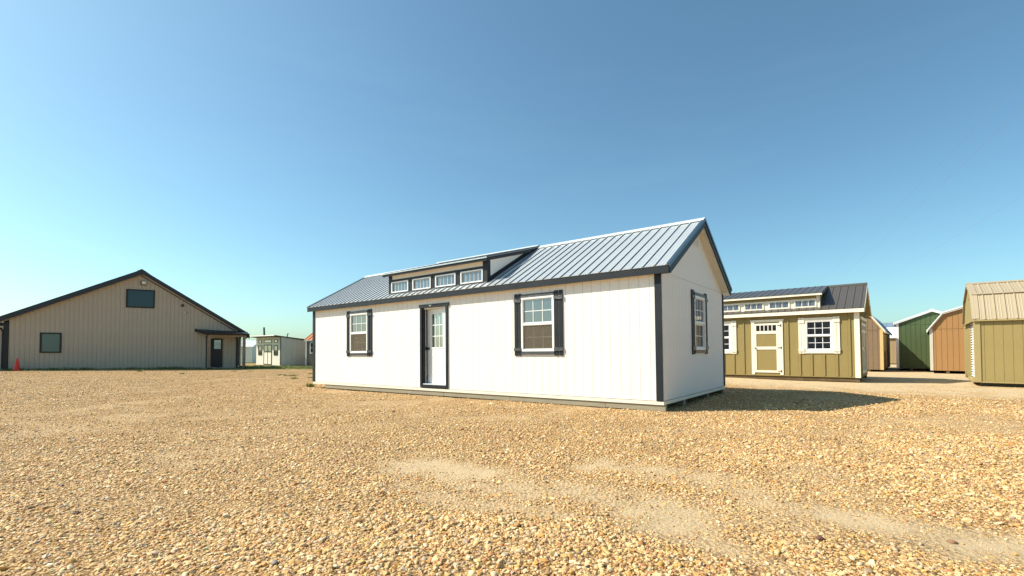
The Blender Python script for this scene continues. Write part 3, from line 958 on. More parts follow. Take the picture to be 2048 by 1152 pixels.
    part('knob', kn, 'black_metal', leaf, smooth=True)
    # dormer
    VD, zb_, zf = .10, 2.655, 3.235
    op4 = []
    dw = [(-8.045, -7.30), (-7.118, -6.376), (-6.198, -5.440), (-5.260, -4.506)]
    for a, b_ in dw:
        op4.append((a + .015, b_ - .015, 2.72, 3.00))
    dm = part('dormer', backingmesh(D0, D1, zb_, zf, VD, op4), 'white_siding', rt)
    bt = MB()
    bt.box(D0, D1, VD - .020, VD - .001, 2.640, 2.697)
    part('dormer_base_board', bt, 'charcoal_h', dm)
    part('dormer_header', MB().box(D0 + .085, D1 - .105, VD - .018, VD - .001, 3.018, 3.085), 'charcoal', dm)
    xs = [D0] + [v for p in dw for v in p] + [D1]
    for k in range(0, 10, 2):
        a, b_ = xs[k], xs[k + 1]
        zt = 3.0175 if 0 < k < 8 else 3.234
        part('dormer_post', MB().box(a, b_, VD - (.018 if 0 < k < 8 else .023), VD - .001, 2.698, zt), 'charcoal', dm)
    for a, b_ in dw:
        wv = part('dormer_window', frame_mb(a, b_, 2.700, 3.016, .032, VD - .034, VD + .02), 'vinyl', rt)
        pane_grid(wv, a + .032, b_ - .032, 2.732, 2.984, 5, 1, VD + .004, .010, 'glass_dormer')
    # dormer cheeks (triangles) and their trims
    slD = (3.885 - 3.235) / (Wd / 2 - VD)
    def zroof(y): return 2.53 + SL * (y + .13)
    for X, sg in ((D1, 1), (D0, -1)):
        x0, x1 = (X - .02, X) if sg > 0 else (X, X + .02)
        part('dormer_cheek', MB().prism([(VD, zroof(VD) - .02), (VD, 3.235), (Wd / 2, 3.88), (Wd / 2, 3.85)], x0, x1, 'yz'), 'white_siding', rt)
        xa, xb = (X + .001, X + .020) if sg > 0 else (X - .020, X - .001)
        part('dormer_trim', MB().box(min(xa, xb), max(xa, xb), VD - .023, VD + .10, 2.66, 3.23), 'charcoal', rt)
        xa2, xb2 = (X + .001, X + .018) if sg > 0 else (X - .018, X - .001)
        part('dormer_trim', MB().prism([(VD + .10, zroof(VD + .10)), (VD + .10, zroof(VD + .10) + .11), (Wd / 2 - .35, zroof(Wd / 2 - .35) + .10), (Wd / 2 - .2, zroof(Wd / 2 - .2))], xa2, xb2, 'yz'), 'charcoal', rt)
    # dormer roof: slab, fascia, side rakes, panels
    zE = 3.262
    slR = (3.905 - zE) / (Wd / 2 + .02)
    X0, X1 = D0 - .17, D1 + .10
    part('dormer_deck', MB().prism([(-.02, zE - .075), (-.02, zE - .008), (Wd / 2, 3.895), (Wd / 2, 3.82)], X0 + .012, X1 - .012, 'yz'), 'soffit', rt)
    part('dormer_fascia', MB().box(X0, X1, -.040, -.021, zE - .085, zE - .004), 'charcoal', rt)
    for xa, xb in ((X0, X0 + .011), (X1 - .011, X1)):
        part('dormer_rake', MB().prism([(-.02, zE - .085), (-.02, zE - .004), (Wd / 2, 3.90), (Wd / 2, 3.80)], xa, xb, 'yz'), 'charcoal', rt)
    part('dormer_edge', MB().box(X0 - .02, X1 + .01, -.062, -.041, zE - .022, zE + .010), 'roof_ash', rt)
    roof(rt, (X0, -.05, zE), (1, 0, 0), (X0, Wd / 2, 3.905), X1 - X0, 'roof_ash', first=.1, name='dormer_roof_panel', seam='roof_rib')
    cpm = MB().prism([(-.05, zE + .004), (Wd / 2, 3.909), (Wd / 2, 3.937), (-.05, zE + .032)], X1 - .04, X1 + .014, 'yz')
    part('dormer_rake_cap', cpm, 'cap_metal', rt)
    rc = MB().box(X0 - .01, X1 + .01, Wd / 2 - .12, Wd / 2 + .12, 3.912, 3.942)
    part('ridge_cap', rc, 'ridge_white', rt)
    # things inside that show through the open door: one stud partition
    part('stud', MB().box(-6.45, -6.41, .9, .98, .02, 2.3), 'plywood', rt)
    part('partition_rail', MB().box(-6.9, -5.2, 1.0, 1.04, .25, .29).box(-6.9, -5.2, 1.0, 1.04, .10, .13), 'white_trim', rt)
    return rt

def backingmesh(a, b_, z0, z1, y, opens):
    mb = MB()
    xs = sorted([a, b_] + [e for o in opens for e in o[:2]])
    for k, (c, d) in enumerate(zip(xs, xs[1:])):
        if k % 2 == 0:
            mb.box(c, d, y, y + .03, z0, z1)
        else:
            o = opens[k // 2]
            mb.box(c, d, y, y + .03, z0, o[2]); mb.box(c, d, y, y + .03, o[3], z1)
    return mb

cabin = white_cabin()

# ------------------------------------------------------------------ khaki shed with cream trim, behind right
def khaki_shed():
    L, Wd = 6.1, 3.27
    rt = thing('garden_shed', 'khaki shed with cream trim, shuttered windows and bronze metal roof with dormer', 'shed',
               (11.971, 16.284, CAMH - .933), rz=-R(40.34), ry=-.006)
    SL = (3.42 - 2.40) / (Wd / 2 + .16)
    def roofz(y): return 2.40 + SL * (min(y, Wd - y) + .16)
    RW = WALL_R(0)
    wA = (-1.575, -.775, .96, 2.03); wB = (-4.98, -4.18, .96, 2.09 - .06)
    ops = [(wA[0] + .02, wA[1] - .02, .98, 2.0), (wB[0] + .02, wB[1] - .02, .98, 2.0)]
    # flat sheets between battens
    boards(rt, I4, -L, 0, .375, 0, 2.36, 'olive', name='siding_panel', gap=.003, opens=ops, start=-L + .15)
    backing(rt, I4, -L, 0, 0, 2.36, 'olive', ops)
    k = 0
    for s in (-.26, -.635, -1.02, -1.40, -1.77, -2.145, -3.68, -4.05, -4.43, -4.81, -5.2, -5.58):
        z1 = 2.30
        if -1.8 < s < -.6: 
            part('batten', MB().box(s - .022, s + .022, -.026, 0, .04, .83), 'olive', rt)
            part('batten', MB().box(s - .022, s + .022, -.026, 0, 2.16, z1), 'olive', rt)
        elif -5.25 < s < -3.95:
            part('batten', MB().box(s - .022, s + .022, -.026, 0, .04, .83), 'olive', rt)
            part('batten', MB().box(s - .022, s + .022, -.026, 0, 2.16, z1), 'olive', rt)
        else:
            part('batten', MB().box(s - .022, s + .022, -.026, 0, .04, z1), 'olive', rt)
    for s in (-2.52, -2.89, -3.27):
        part('batten', MB().box(s - .022, s + .022, -.026, 0, 2.17, 2.30), 'olive', rt)
    part('base_board', MB().box(-L, 0, -.016, 0, 0, .038), 'olive', rt)
    # gable end wall with battens and double door
    tl = [(0, roofz(0) - .09), (Wd / 2, roofz(Wd / 2) - .09), (Wd, roofz(Wd) - .09)]
    boards(rt, RW, 0, Wd, .4, 0, tl, 'olive', name='siding_panel', gap=.003)
    backing(rt, RW, .013, Wd - .013, 0, [(a, b_ - .01) for a, b_ in tl], 'olive')
    for s in (.18, .38, 2.9, 3.1):
        part('batten', MB().box(s - .02, s + .02, -.018, 0, .0, pl(tl, s) - .02), 'olive', rt, RW)
    for s in (.6, .85, 1.1, 1.35, 1.6, 1.85, 2.1, 2.35, 2.6):
        part('batten', MB().box(s - .02, s + .02, -.018, 0, 2.15, pl(tl, s) - .02), 'olive', rt, RW)
    dd = part('double_door', frame_mb(.55, 2.65, .02, 2.05, .11, -.035, -.001), 'olive', rt, RW)
    part('door_header', MB().prism([(.45, 2.15), (.50, 2.051), (2.70, 2.051), (2.75, 2.15)], -.05, -.001), 'cream', dd)
    for a, b_ in ((.66, 1.595), (1.605, 2.54)):
        part('door_rail', frame_mb(a, b_, .13, 1.94, .09, -.045, -.002, 1.02, .09), 'cream', dd)
        part('door_rail', MB().box(a + .09, b_ - .09, -.044, -.002, 1.60, 1.68), 'cream', dd)
        part('door_pane', MB().box(a + .09, b_ - .09, -.020, -.003, 1.681, 1.85), 'glass_dark', dd)
    part('handle', MB().box(1.55, 1.65, -.07, -.046, .98, 1.06), 'black_metal', dd)
    # other walls
    backing(rt, WALL_L(-L, Wd), 0, Wd, 0, tl, 'olive', y=0, th=.024, name='end_wall')
    backing(rt, WALL_B(0, Wd), 0, L, 0, 2.36, 'olive', y=0, th=.024, name='back_wall')
    # corner trim
    part('corner_trim', MB().box(-.128, .022, -.022, -.001, 0, 2.28), 'cream', rt)
    part('corner_trim', MB().box(.001, .021, -.0005, .08, 0, 2.28), 'cream', rt)
    # skids
    part('skid', MB().box(-L, -.01, .02, .12, -.14, -.001), 'skid_khaki', rt)
    part('skid', MB().box(-L, -.01, Wd - .12, Wd - .02, -.14, -.001), 'skid_khaki', rt)
    part('skid', MB().box(-L, -.05, 1.1, 1.2, -.14, -.001), 'skid_khaki', rt)
    part('floor', MB().box(-L + .03, -.03, .03, Wd - .03, .0, .03), 'plywood', rt)
    # window
    def wn_(w, s):
        hung_window(rt, I4, w[0], w[1], w[2], w[3], 'glass_dark', 'glass_dark', False, fmat='vinyl', fw=.03, proud=.02, bar=.018)
        part('window_trim', MB().box(w[0] - .10, w[1] + .10, -.028, -.001, w[3] + .001, w[3] + .11), 'cream', rt)
        part('window_trim', MB().box(w[0] - .10, w[1] + .10, -.028, -.001, w[2] - .11, w[2] - .001), 'cream', rt)
        part('window_trim', MB().box(w[0] - .05, w[0] - .001, -.026, -.001, w[2], w[3]), 'cream', rt)
        part('window_trim', MB().box(w[1] + .001, w[1] + .05, -.026, -.001, w[2], w[3]), 'cream', rt)
        shutter(rt, I4, w[0] - .23, w[0] - .052, .84, 2.155, 'cream', 'cream', gap=.010, bat=.11, th=.030)
        shutter(rt, I4, w[1] + .052, w[1] + .23, .84, 2.155, 'cream', 'cream', gap=.010, bat=.11, th=.030)
    wn_(wA, None); wn_(wB, None)
    # single door
    dr = part('door', MB().box(-3.29, -2.42, -.012, -.001, .12, 2.0), 'olive', rt)
    part('door_casing', MB().box(-3.40, -3.295, -.030, -.001, .04, 2.05).box(-2.42, -2.315, -.030, -.001, .04, 2.05)
         .prism([(-3.44, 2.14), (-3.42, 2.051), (-2.30, 2.051), (-2.28, 2.14)], -.034, -.001), 'cream', dr)
    rails = MB().box(-3.29, -3.225, -.026, -.0125, .12, 2.0).box(-2.535, -2.425, -.026, -.0125, .12, 2.0)
    for z0, z1 in ((.12, .20), (1.0, 1.11), (1.60, 1.71), (1.93, 2.0)):
        rails.box(-3.224, -2.536, -.0255, -.0125, z0, z1)
    part('door_rail', rails, 'cream', dr)
    pane_grid(dr, -3.224, -2.536, 1.711, 1.929, 5, 1, -.0165, .028, 'glass_dark', 'cream', bar_y=-.024)
    for z in (.18, 1.06, 1.90):
        part('hinge', MB().box(-2.50, -2.36, -.034, -.0305, z - .012, z + .012).box(-2.39, -2.36, -.036, -.0305, z - .05, z + .05), 'black_metal', dr)
    part('handle', MB().box(-3.27, -3.24, -.06, -.0265, 1.03, 1.08), 'black_metal', dr)
    # roof
    og = .17
    part('roof_deck', MB().prism([(-.13, 2.30), (-.13, 2.392), (Wd / 2, roofz(Wd / 2) - .014), (Wd + .13, 2.392), (Wd + .13, 2.30), (Wd, 2.30), (Wd / 2, 3.28), (0, 2.30)], -L - og + .01, og - .01, 'yz'), 'olive_trim', rt)
    D0, D1 = -5.35, -1.14
    e0 = Vector((-L - og, -.16, 2.40))
    def cutf(x):
        X = e0.x + x
        return (0, .22 / 2.07) if D0 < X < D1 else (0, 1)
    roof(rt, e0, (1, 0, 0), (e0.x, Wd / 2, 3.42), L + 2 * og, 'roof_brown', first=.13, cut=cutf, minor=True)
    roof(rt, (og, Wd + .16, 2.40), (-1, 0, 0), (og, Wd / 2, 3.42), L + 2 * og, 'roof_brown')
    part('ridge_cap', MB().prism([(Wd / 2 - .12, 3.36), (Wd / 2, 3.432), (Wd / 2 + .12, 3.36), (Wd / 2 + .12, 3.385), (Wd / 2, 3.462), (Wd / 2 - .12, 3.385)], -L - og, og, 'yz'), 'roof_brown', rt)
    part('fascia', MB().box(-L - og, og, -.160, -.131, 2.265, 2.388), 'cream', rt)
    for y0, y1 in ((-.13, Wd / 2), (Wd + .13, Wd / 2)):
        part('rake_board', MB().prism([(y0, 2.26), (y0, 2.405), (y1, 3.41), (y1, 3.27)], og - .012, og + .012, 'yz'), 'cream', rt)
    # dormer
    VD = .08
    wd = [(-1.94, -1.23), (-2.80, -2.08), (-3.67, -2.96), (-4.53, -3.82), (-5.3, -4.68)]
    dw = sorted(wd)
    dm = part('dormer', MB().box(D0, D1, VD, VD + .03, 2.45, 3.02), 'cream', rt)
    part('dormer_siding', MB().box(D0 + .1, D1 - .1, VD - .012, VD - .001, 2.86, 2.96), 'olive', dm)
    for s in np.arange(D0 + .3, D1 - .1, .42):
        part('batten', MB().box(s - .015, s + .015, VD - .024, VD - .0125, 2.86, 2.96), 'olive', dm)
    for a, b_ in dw:
        wv = part('dormer_window', frame_mb(a, b_, 2.53, 2.84, .05, VD - .025, VD - .001), 'cream', rt)
        pane_grid(wv, a + .05, b_ - .05, 2.58, 2.79, 3, 1, VD - .009, .02, 'glass_dormer', 'cream', bar_y=VD - .020)
    sl2 = (3.42 - 3.03) / (Wd / 2 + .1)
    for X0, X1 in ((D1 - .02, D1), (D0, D0 + .02)):
        part('dormer_cheek', MB().prism([(VD, 2.50), (VD, 3.02), (Wd / 2 - .02, 3.40)], X0, X1, 'yz'), 'olive', rt)
    part('dormer_corner', MB().box(D1 + .001, D1 + .02, VD - .025, VD + .07, 2.50, 3.02), 'cream', rt)
    Xa, Xb = D0 - .12, D1 + .10
    part('dormer_deck', MB().prism([(-.06, 2.97), (-.06, 3.035), (Wd / 2, 3.425), (Wd / 2, 3.36)], Xa + .01, Xb - .01, 'yz'), 'olive_trim', rt)
    part('dormer_fascia', MB().box(Xa, Xb, -.082, -.061, 2.955, 3.035), 'cream', rt)
    part('dormer_rake', MB().prism([(-.06, 2.955), (-.06, 3.035), (Wd / 2, 3.42), (Wd / 2, 3.35)], Xb - .009, Xb + .006, 'yz'), 'roof_brown', rt)
    roof(rt, (Xa, -.10, 3.045), (1, 0, 0), (Xa, Wd / 2, 3.455), Xb - Xa, 'roof_brown', first=.1, name='dormer_roof_panel')
    return rt
khaki_shed()

# ------------------------------------------------------------------ gambrel barns and plain sheds
def gable_barn(name, label, cat, loc, az, Wd, L, wall, trim, roofm, prof, z_eave, right_origin=False, seam=None, deck='soffit', pitch=.2032, rakew=.14, skid='skid_khaki',
               side=None, trim_side='both', og=.10, rake_top='roof_white', gap=.013):
    """gable end faces the viewer. prof = [(y, z) ...] of the left half of the roof from eave to ridge measured from x=0"""
    rt = thing(name, label, cat, loc, rz=-R(az - 90))
    x0 = -Wd if right_origin else 0.0
    left = [(p[0], p[1]) for p in prof]
    full = left + [(Wd - p[0], p[1]) for p in left[::-1][1:]]
    full = [(p[0] + x0, p[1]) for p in full]
    topw = [(max(x0, min(x0 + Wd, p[0])), p[1] - .05) for p in full]
    # clip the eave overhang
    t2 = [(x0, pl(full, x0) - .06)] + [(p[0], p[1] - .06) for p in full[1:-1]] + [(x0 + Wd, pl(full, x0 + Wd) - .06)]
    sz = seam if seam else 0
    if seam:
        boards(rt, I4, x0, x0 + Wd, pitch, 0, seam, wall, gap=gap)
        boards(rt, I4, x0, x0 + Wd, pitch, seam + .018, t2, wall, name='gable_board', gap=gap)
    else:
        boards(rt, I4, x0, x0 + Wd, pitch, 0, t2, wall, gap=gap)
    dk = paint_dark(wall)
    backing(rt, I4, x0, x0 + Wd, 0, [(a, b_ - .01) for a, b_ in t2], dk)
    backing(rt, WALL_B(x0 + Wd, L), 0, Wd, 0, [(a - x0, b_) for a, b_ in t2], wall, y=0, th=.024, name='back_wall')
    zs = pl(full, x0) - .05
    boards(rt, WALL_R(x0 + Wd), 0, L, pitch if side else L + 1, 0, zs, wall)
    backing(rt, WALL_R(x0 + Wd), .025, L - .025, 0, zs - .01, dk)
    backing(rt, WALL_L(x0, L), .001, L - .025, 0, zs, wall, y=0, th=.024, name='side_wall')
    if trim_side in ('both', 'left'):
        part('corner_trim', MB().box(x0 - .02, x0 + .10, -.020, -.001, 0, zs - .02), trim, rt)
        part('corner_trim', MB().box(x0 - .02, x0 - .001, -.0005, .10, 0, zs - .02), trim, rt)
    if trim_side in ('both', 'right'):
        part('corner_trim', MB().box(x0 + Wd - .12, x0 + Wd + .02, -.020, -.001, 0, zs - .02), trim, rt)
        part('corner_trim', MB().box(x0 + Wd + .001, x0 + Wd + .02, -.0005, .10, 0, zs - .02), trim, rt)
    # roof deck, rakes, panels on every slope
    inner = [(p[0], p[1] - .07) for p in full]
    for (a, b_), (ia, ib) in zip(zip(full, full[1:]), zip(inner, inner[1:])):
        rk = MB().prism([(a[0], a[1] - .008), (b_[0], b_[1] - .008), (ib[0], ib[1] - .01), (ia[0], ia[1] - .01)], -og + .021, L + og - .001)
        part('roof_deck', rk, deck, rt)
        part('rake_board', MB().prism([(a[0], a[1]), (b_[0], b_[1]), (b_[0], b_[1] - rakew), (a[0], a[1] - rakew)], -og, -og + .020), trim, rt)
        part('rake_cap', MB().prism([(a[0], a[1] + .03), (b_[0], b_[1] + .03), (b_[0], b_[1] + .003), (a[0], a[1] + .003)], -og - .015, -og + .045).prism(
            [(a[0], a[1] + .003), (b_[0], b_[1] + .003), (b_[0], b_[1] - .035), (a[0], a[1] - .035)], -og - .015, -og - .001), rake_top, rt)
    n = len(full)
    for k in range(n - 1):
        a, b_ = full[k], full[k + 1]
        if a[1] < b_[1]:   # left slope, rises to the right; eave runs along -y (so that normal faces up)
            roof(rt, (a[0], L + og, a[1]), (0, -1, 0), (b_[0], L + og, b_[1]), L + 2 * og, roofm)
        else:
            roof(rt, (b_[0], -og, b_[1]), (0, 1, 0), (a[0], -og, a[1]), L + 2 * og, roofm)
    pk = max(full, key=lambda p: p[1])
    part('ridge_cap', MB().prism([(pk[0] - .1, pk[1] - .01), (pk[0], pk[1] + .03), (pk[0] + .1, pk[1] - .01), (pk[0] + .1, pk[1] + .015), (pk[0], pk[1] + .055), (pk[0] - .1, pk[1] + .015)], -og, L + og), roofm, rt)
    for xx in (x0 + .55, x0 + Wd / 2, x0 + Wd - .65):
        part('skid', MB().box(xx, xx + .12, .02, L - .02, -.12, -.012), skid, rt)
    part('floor', MB().box(x0 + .01, x0 + Wd - .01, .026, L - .026, -.011, .03), skid, rt)
    return rt, full, zs

DK = {}
def paint_dark(wall):
    k = wall + '_groove'
    if k not in M:
        src = M[wall]
        M[k] = src          # the groove bottom carries the same paint
    return k

GAMB = [(-.10, 1.95), (.48, 2.80), (1.83, 3.27)]
orange, _, _ = gable_barn('barn_shed', 'orange barn shed with white roof edge between the green shed and the khaki barn', 'barn shed',
    (20.35, 23, CAMH - .95), 131, 3.66, 5.5, 'orange_barn', 'pale_trim', 'roof_white', GAMB, 1.95, seam=1.985, trim_side='left', rakew=.10)
green, _, _ = gable_barn('green_shed', 'dark green shed with white roof edge and a diagonal shadow across its front', 'shed',
    (21.15, 26, CAMH - .95), 131, 2.98, 5.0, 'green', 'white_trim', 'roof_white', [(-.13, 2.45), (1.49, 3.12)], 2.4, seam=2.34, rakew=.09)
brown, _, _ = gable_barn('brown_barn_shed', 'taupe barn shed with yellow-tan trim and blue-grey metal roof beside the khaki shed', 'barn shed',
    (19.14, 24.4, CAMH - .98), 131, 3.66, 7.0, 'brown_barn', 'tan_trim', 'roof_blue', [(-.12, 1.98), (.50, 2.88), (1.83, 3.36)], 2.0, right_origin=True, seam=2.04, side=True, rakew=.13,
    trim_side='right', rake_top='roof_white')
# side wall fittings of the brown barn
SW = WALL_R(0)
for a, b_ in ((1.0, 1.75),):
    w_ = part('side_window', frame_mb(a, b_, .95, 1.82, .06, -.03, -.001), 'tan_trim', brown, SW)
    pane_grid(w_, a + .06, b_ - .06, 1.01, 1.76, 2, 3, -.012, .02, 'glass_dark', 'tan_trim', bar_y=-.024)
dd = part('side_door', frame_mb(2.6, 4.4, .03, 1.90, .10, -.03, -.001, .98, .1), 'tan_trim', brown, SW)
part('door_stile', MB().box(3.45, 3.55, -.028, -.001, .131, .93).box(3.45, 3.55, -.028, -.001, 1.031, 1.799), 'tan_trim', dd)
part('handle', MB().box(3.40, 3.44, -.06, -.002, .95, 1.01), 'black_metal', dd)

def khaki_barn():
    L, Wd = 4.9, 3.66
    rt = thing('lofted_barn', 'khaki barn with tan ribbed gambrel roof and white roll-up door at right edge', 'barn shed',
               (14.40, 14.7, CAMH - .97), rz=-R(40.3))
    half = [(-.08, 1.935), (.50, 2.765), (1.83, 3.235)]
    full = half + [(Wd - p[0], p[1]) for p in half[::-1][1:]]
    boards(rt, I4, 0, L, .2032, 0.03, 1.90, 'olive_barn', gap=.007, start=.21)
    backing(rt, I4, 0, L, 0, 1.89, 'olive_barn')
    part('base_board', MB().box(.0, L, -.012, -.001, -.012, .028), 'olive_trim', rt)
    part('corner_trim', MB().box(-.02, .12, -.022, -.001, 0, 1.88), 'olive_trim', rt)
    LWm = WALL_L(0, Wd)
    t2 = [(0, 1.99)] + [(p[0], p[1] - .06) for p in full[1:-1]] + [(Wd, 1.99)]
    d0, d1 = 1.90, 3.33          # roll-up door, in wall coordinates (s from the far corner)
    op = [(d0, d1, .10, 1.90)]
    boards(rt, LWm, 0, Wd, .2032, 0, t2, 'olive_barn', opens=op, gap=.006)
    backing(rt, LWm, .02, Wd - .02, 0, [(a, b_ - .01) for a, b_ in t2], 'olive_barn', op)
    part('corner_trim', MB().box(Wd - .12, Wd + .020, -.020, -.001, 0, 1.90), 'olive_trim', rt, LWm)
    part('corner_trim', MB().box(0, .10, -.020, -.001, 0, 1.90), 'olive_trim', rt, LWm)
    part('door_hood', MB().prism([(-.02, 1.93), (-.10, 1.90), (-.10, 1.87), (-.02, 1.90)], .35, Wd - .1, 'yz'), 'olive_trim', rt, LWm)
    du = part('roll_up_door', MB().box(d0 - .02, d1 + .02, .06, .075, .10, 1.90), 'white_trim', rt, LWm)
    nco = 22
    cu2 = [MB().prism([(.059, -.036), (.02, -.012), (.02, .012), (.059, .036)], d0, d1, 'yz').mesh('slat', M['white_trim'])]
    for k in range(nco):
        obj('slat', cu2[0], du, Matrix.Translation((0, 0, .10 + 1.8 * (k + .5) / nco)))
    part('door_sill', MB().box(d0 - .1, d1 + .1, -.05, .05, -.01, .095), 'olive_trim', rt, LWm)
    gv = part('gable_vent', frame_mb(1.70, 1.96, 2.72, 2.95, .03, -.02, -.001), 'olive_trim', rt, LWm)
    for k in range(4):
        part('vent_slat', MB().box(1.731, 1.929, -.015, -.002, 2.765 + k * .042, 2.785 + k * .042), 'olive_trim', gv)
    backing(rt, WALL_R(L), 0, Wd, 0, t2, 'olive_barn', y=0, th=.024, name='end_wall')
    backing(rt, WALL_B(L, Wd), 0, L, 0, 1.89, 'olive_barn', y=0, th=.024, name='back_wall')
    og = .03
    for (a, b_) in zip(full, full[1:]):
        part('roof_deck', MB().prism([(a[0], a[1] - .008), (b_[0], b_[1] - .008), (b_[0], b_[1] - .05), (a[0], a[1] - .05)], -og, L + og, 'yz'), 'olive_trim', rt)
        part('rake_cap', MB().prism([(a[0], a[1] + .034), (b_[0], b_[1] + .034), (b_[0], b_[1] - .06), (a[0], a[1] - .06)], -og - .03, -og - .001, 'yz').prism(
            [(a[0], a[1] + .034), (b_[0], b_[1] + .034), (b_[0], b_[1] + .024), (a[0], a[1] + .024)], -og - .001, .11, 'yz'), 'roof_tan', rt)
    for k in range(4):
        a, b_ = full[k], full[k + 1]
        if k < 2:
            roof(rt, (-og, a[0], a[1] + (.012 if k == 1 else 0)), (1, 0, 0), (-og, b_[0], b_[1] + (.012 if k == 1 else 0)), L + 2 * og, 'roof_tan', first=.24 if k == 0 else .24)
        else:
            roof(rt, (L + og, b_[0], b_[1]), (-1, 0, 0), (L + og, a[0], a[1]), L + 2 * og, 'roof_tan')
    part('ridge_cap', MB().prism([(1.70, 3.215), (1.83, 3.262), (1.96, 3.215), (1.96, 3.235), (1.83, 3.285), (1.70, 3.235)], -og - .03, L + og, 'yz'), 'roof_tan', rt)
    # drip edge where the two front slopes meet
    part('break_flashing', MB().prism([(.47, 2.745), (.445, 2.765), (.52, 2.80), (.53, 2.79)], -og, L + og, 'yz'), 'roof_tan', rt)
    for yy in (.30, 1.7, 3.2):
        part('skid', MB().box(.12, L - .1, yy, yy + .12, -.12, -.013), 'skid_dark', rt)
    part('floor', MB().box(.03, L - .03, .03, Wd - .03, -.011, .03), 'skid_dark', rt)
khaki_barn()

def far_beige():
    rt = thing('far_barn_shed', 'distant tan shed with white gambrel roof in the gap beside the taupe barn', 'barn shed', (29.6, 38.6, CAMH - 1.02), rz=-R(41))
    L, Wd = 3.4, 3.6
    full = [(-.1, 2.05), (.45, 2.90), (1.8, 3.36), (3.15, 2.90), (3.7, 2.05)]
    boards(rt, I4, 0, L, .4, 0, 2.03, 'far_tan')
    backing(rt, I4, 0, L, 0, 2.0, 'far_tan')
    for W_, nme in ((WALL_L(0, Wd), 'end_wall'), (WALL_R(L), 'end_wall')):
        backing(rt, W_, 0, Wd, 0, [(0, 2.1), (.45, 2.85), (1.8, 3.3), (3.15, 2.85), (3.6, 2.1)], 'far_tan', y=0, th=.024, name=nme)
    backing(rt, WALL_B(L, Wd), 0, L, 0, 2.03, 'far_tan', y=0, th=.024, name='back_wall')
    roof(rt, (-.1, -.1, 2.05), (1, 0, 0), (-.1, .45, 2.90), L + .2, 'roof_white', pitch=.4, minor=False)
    roof(rt, (-.1, .45, 2.90), (1, 0, 0), (-.1, 1.8, 3.36), L + .2, 'roof_blue', pitch=.4, minor=False)
    roof(rt, (L + .1, 3.15, 2.90), (-1, 0, 0), (L + .1, 1.8, 3.36), L + .2, 'roof_blue', pitch=.4, minor=False)
    roof(rt, (L + .1, 3.7, 2.05), (-1, 0, 0), (L + .1, 3.15, 2.90), L + .2, 'roof_white', pitch=.4, minor=False)
    part('skid', MB().box(.05, L - .05, .05, .2, -.14, -.001), 'skid_khaki', rt)
    part('eave_board', MB().box(0, L, -.1, -.08, 1.96, 2.04), 'skid_khaki', rt)
far_beige()

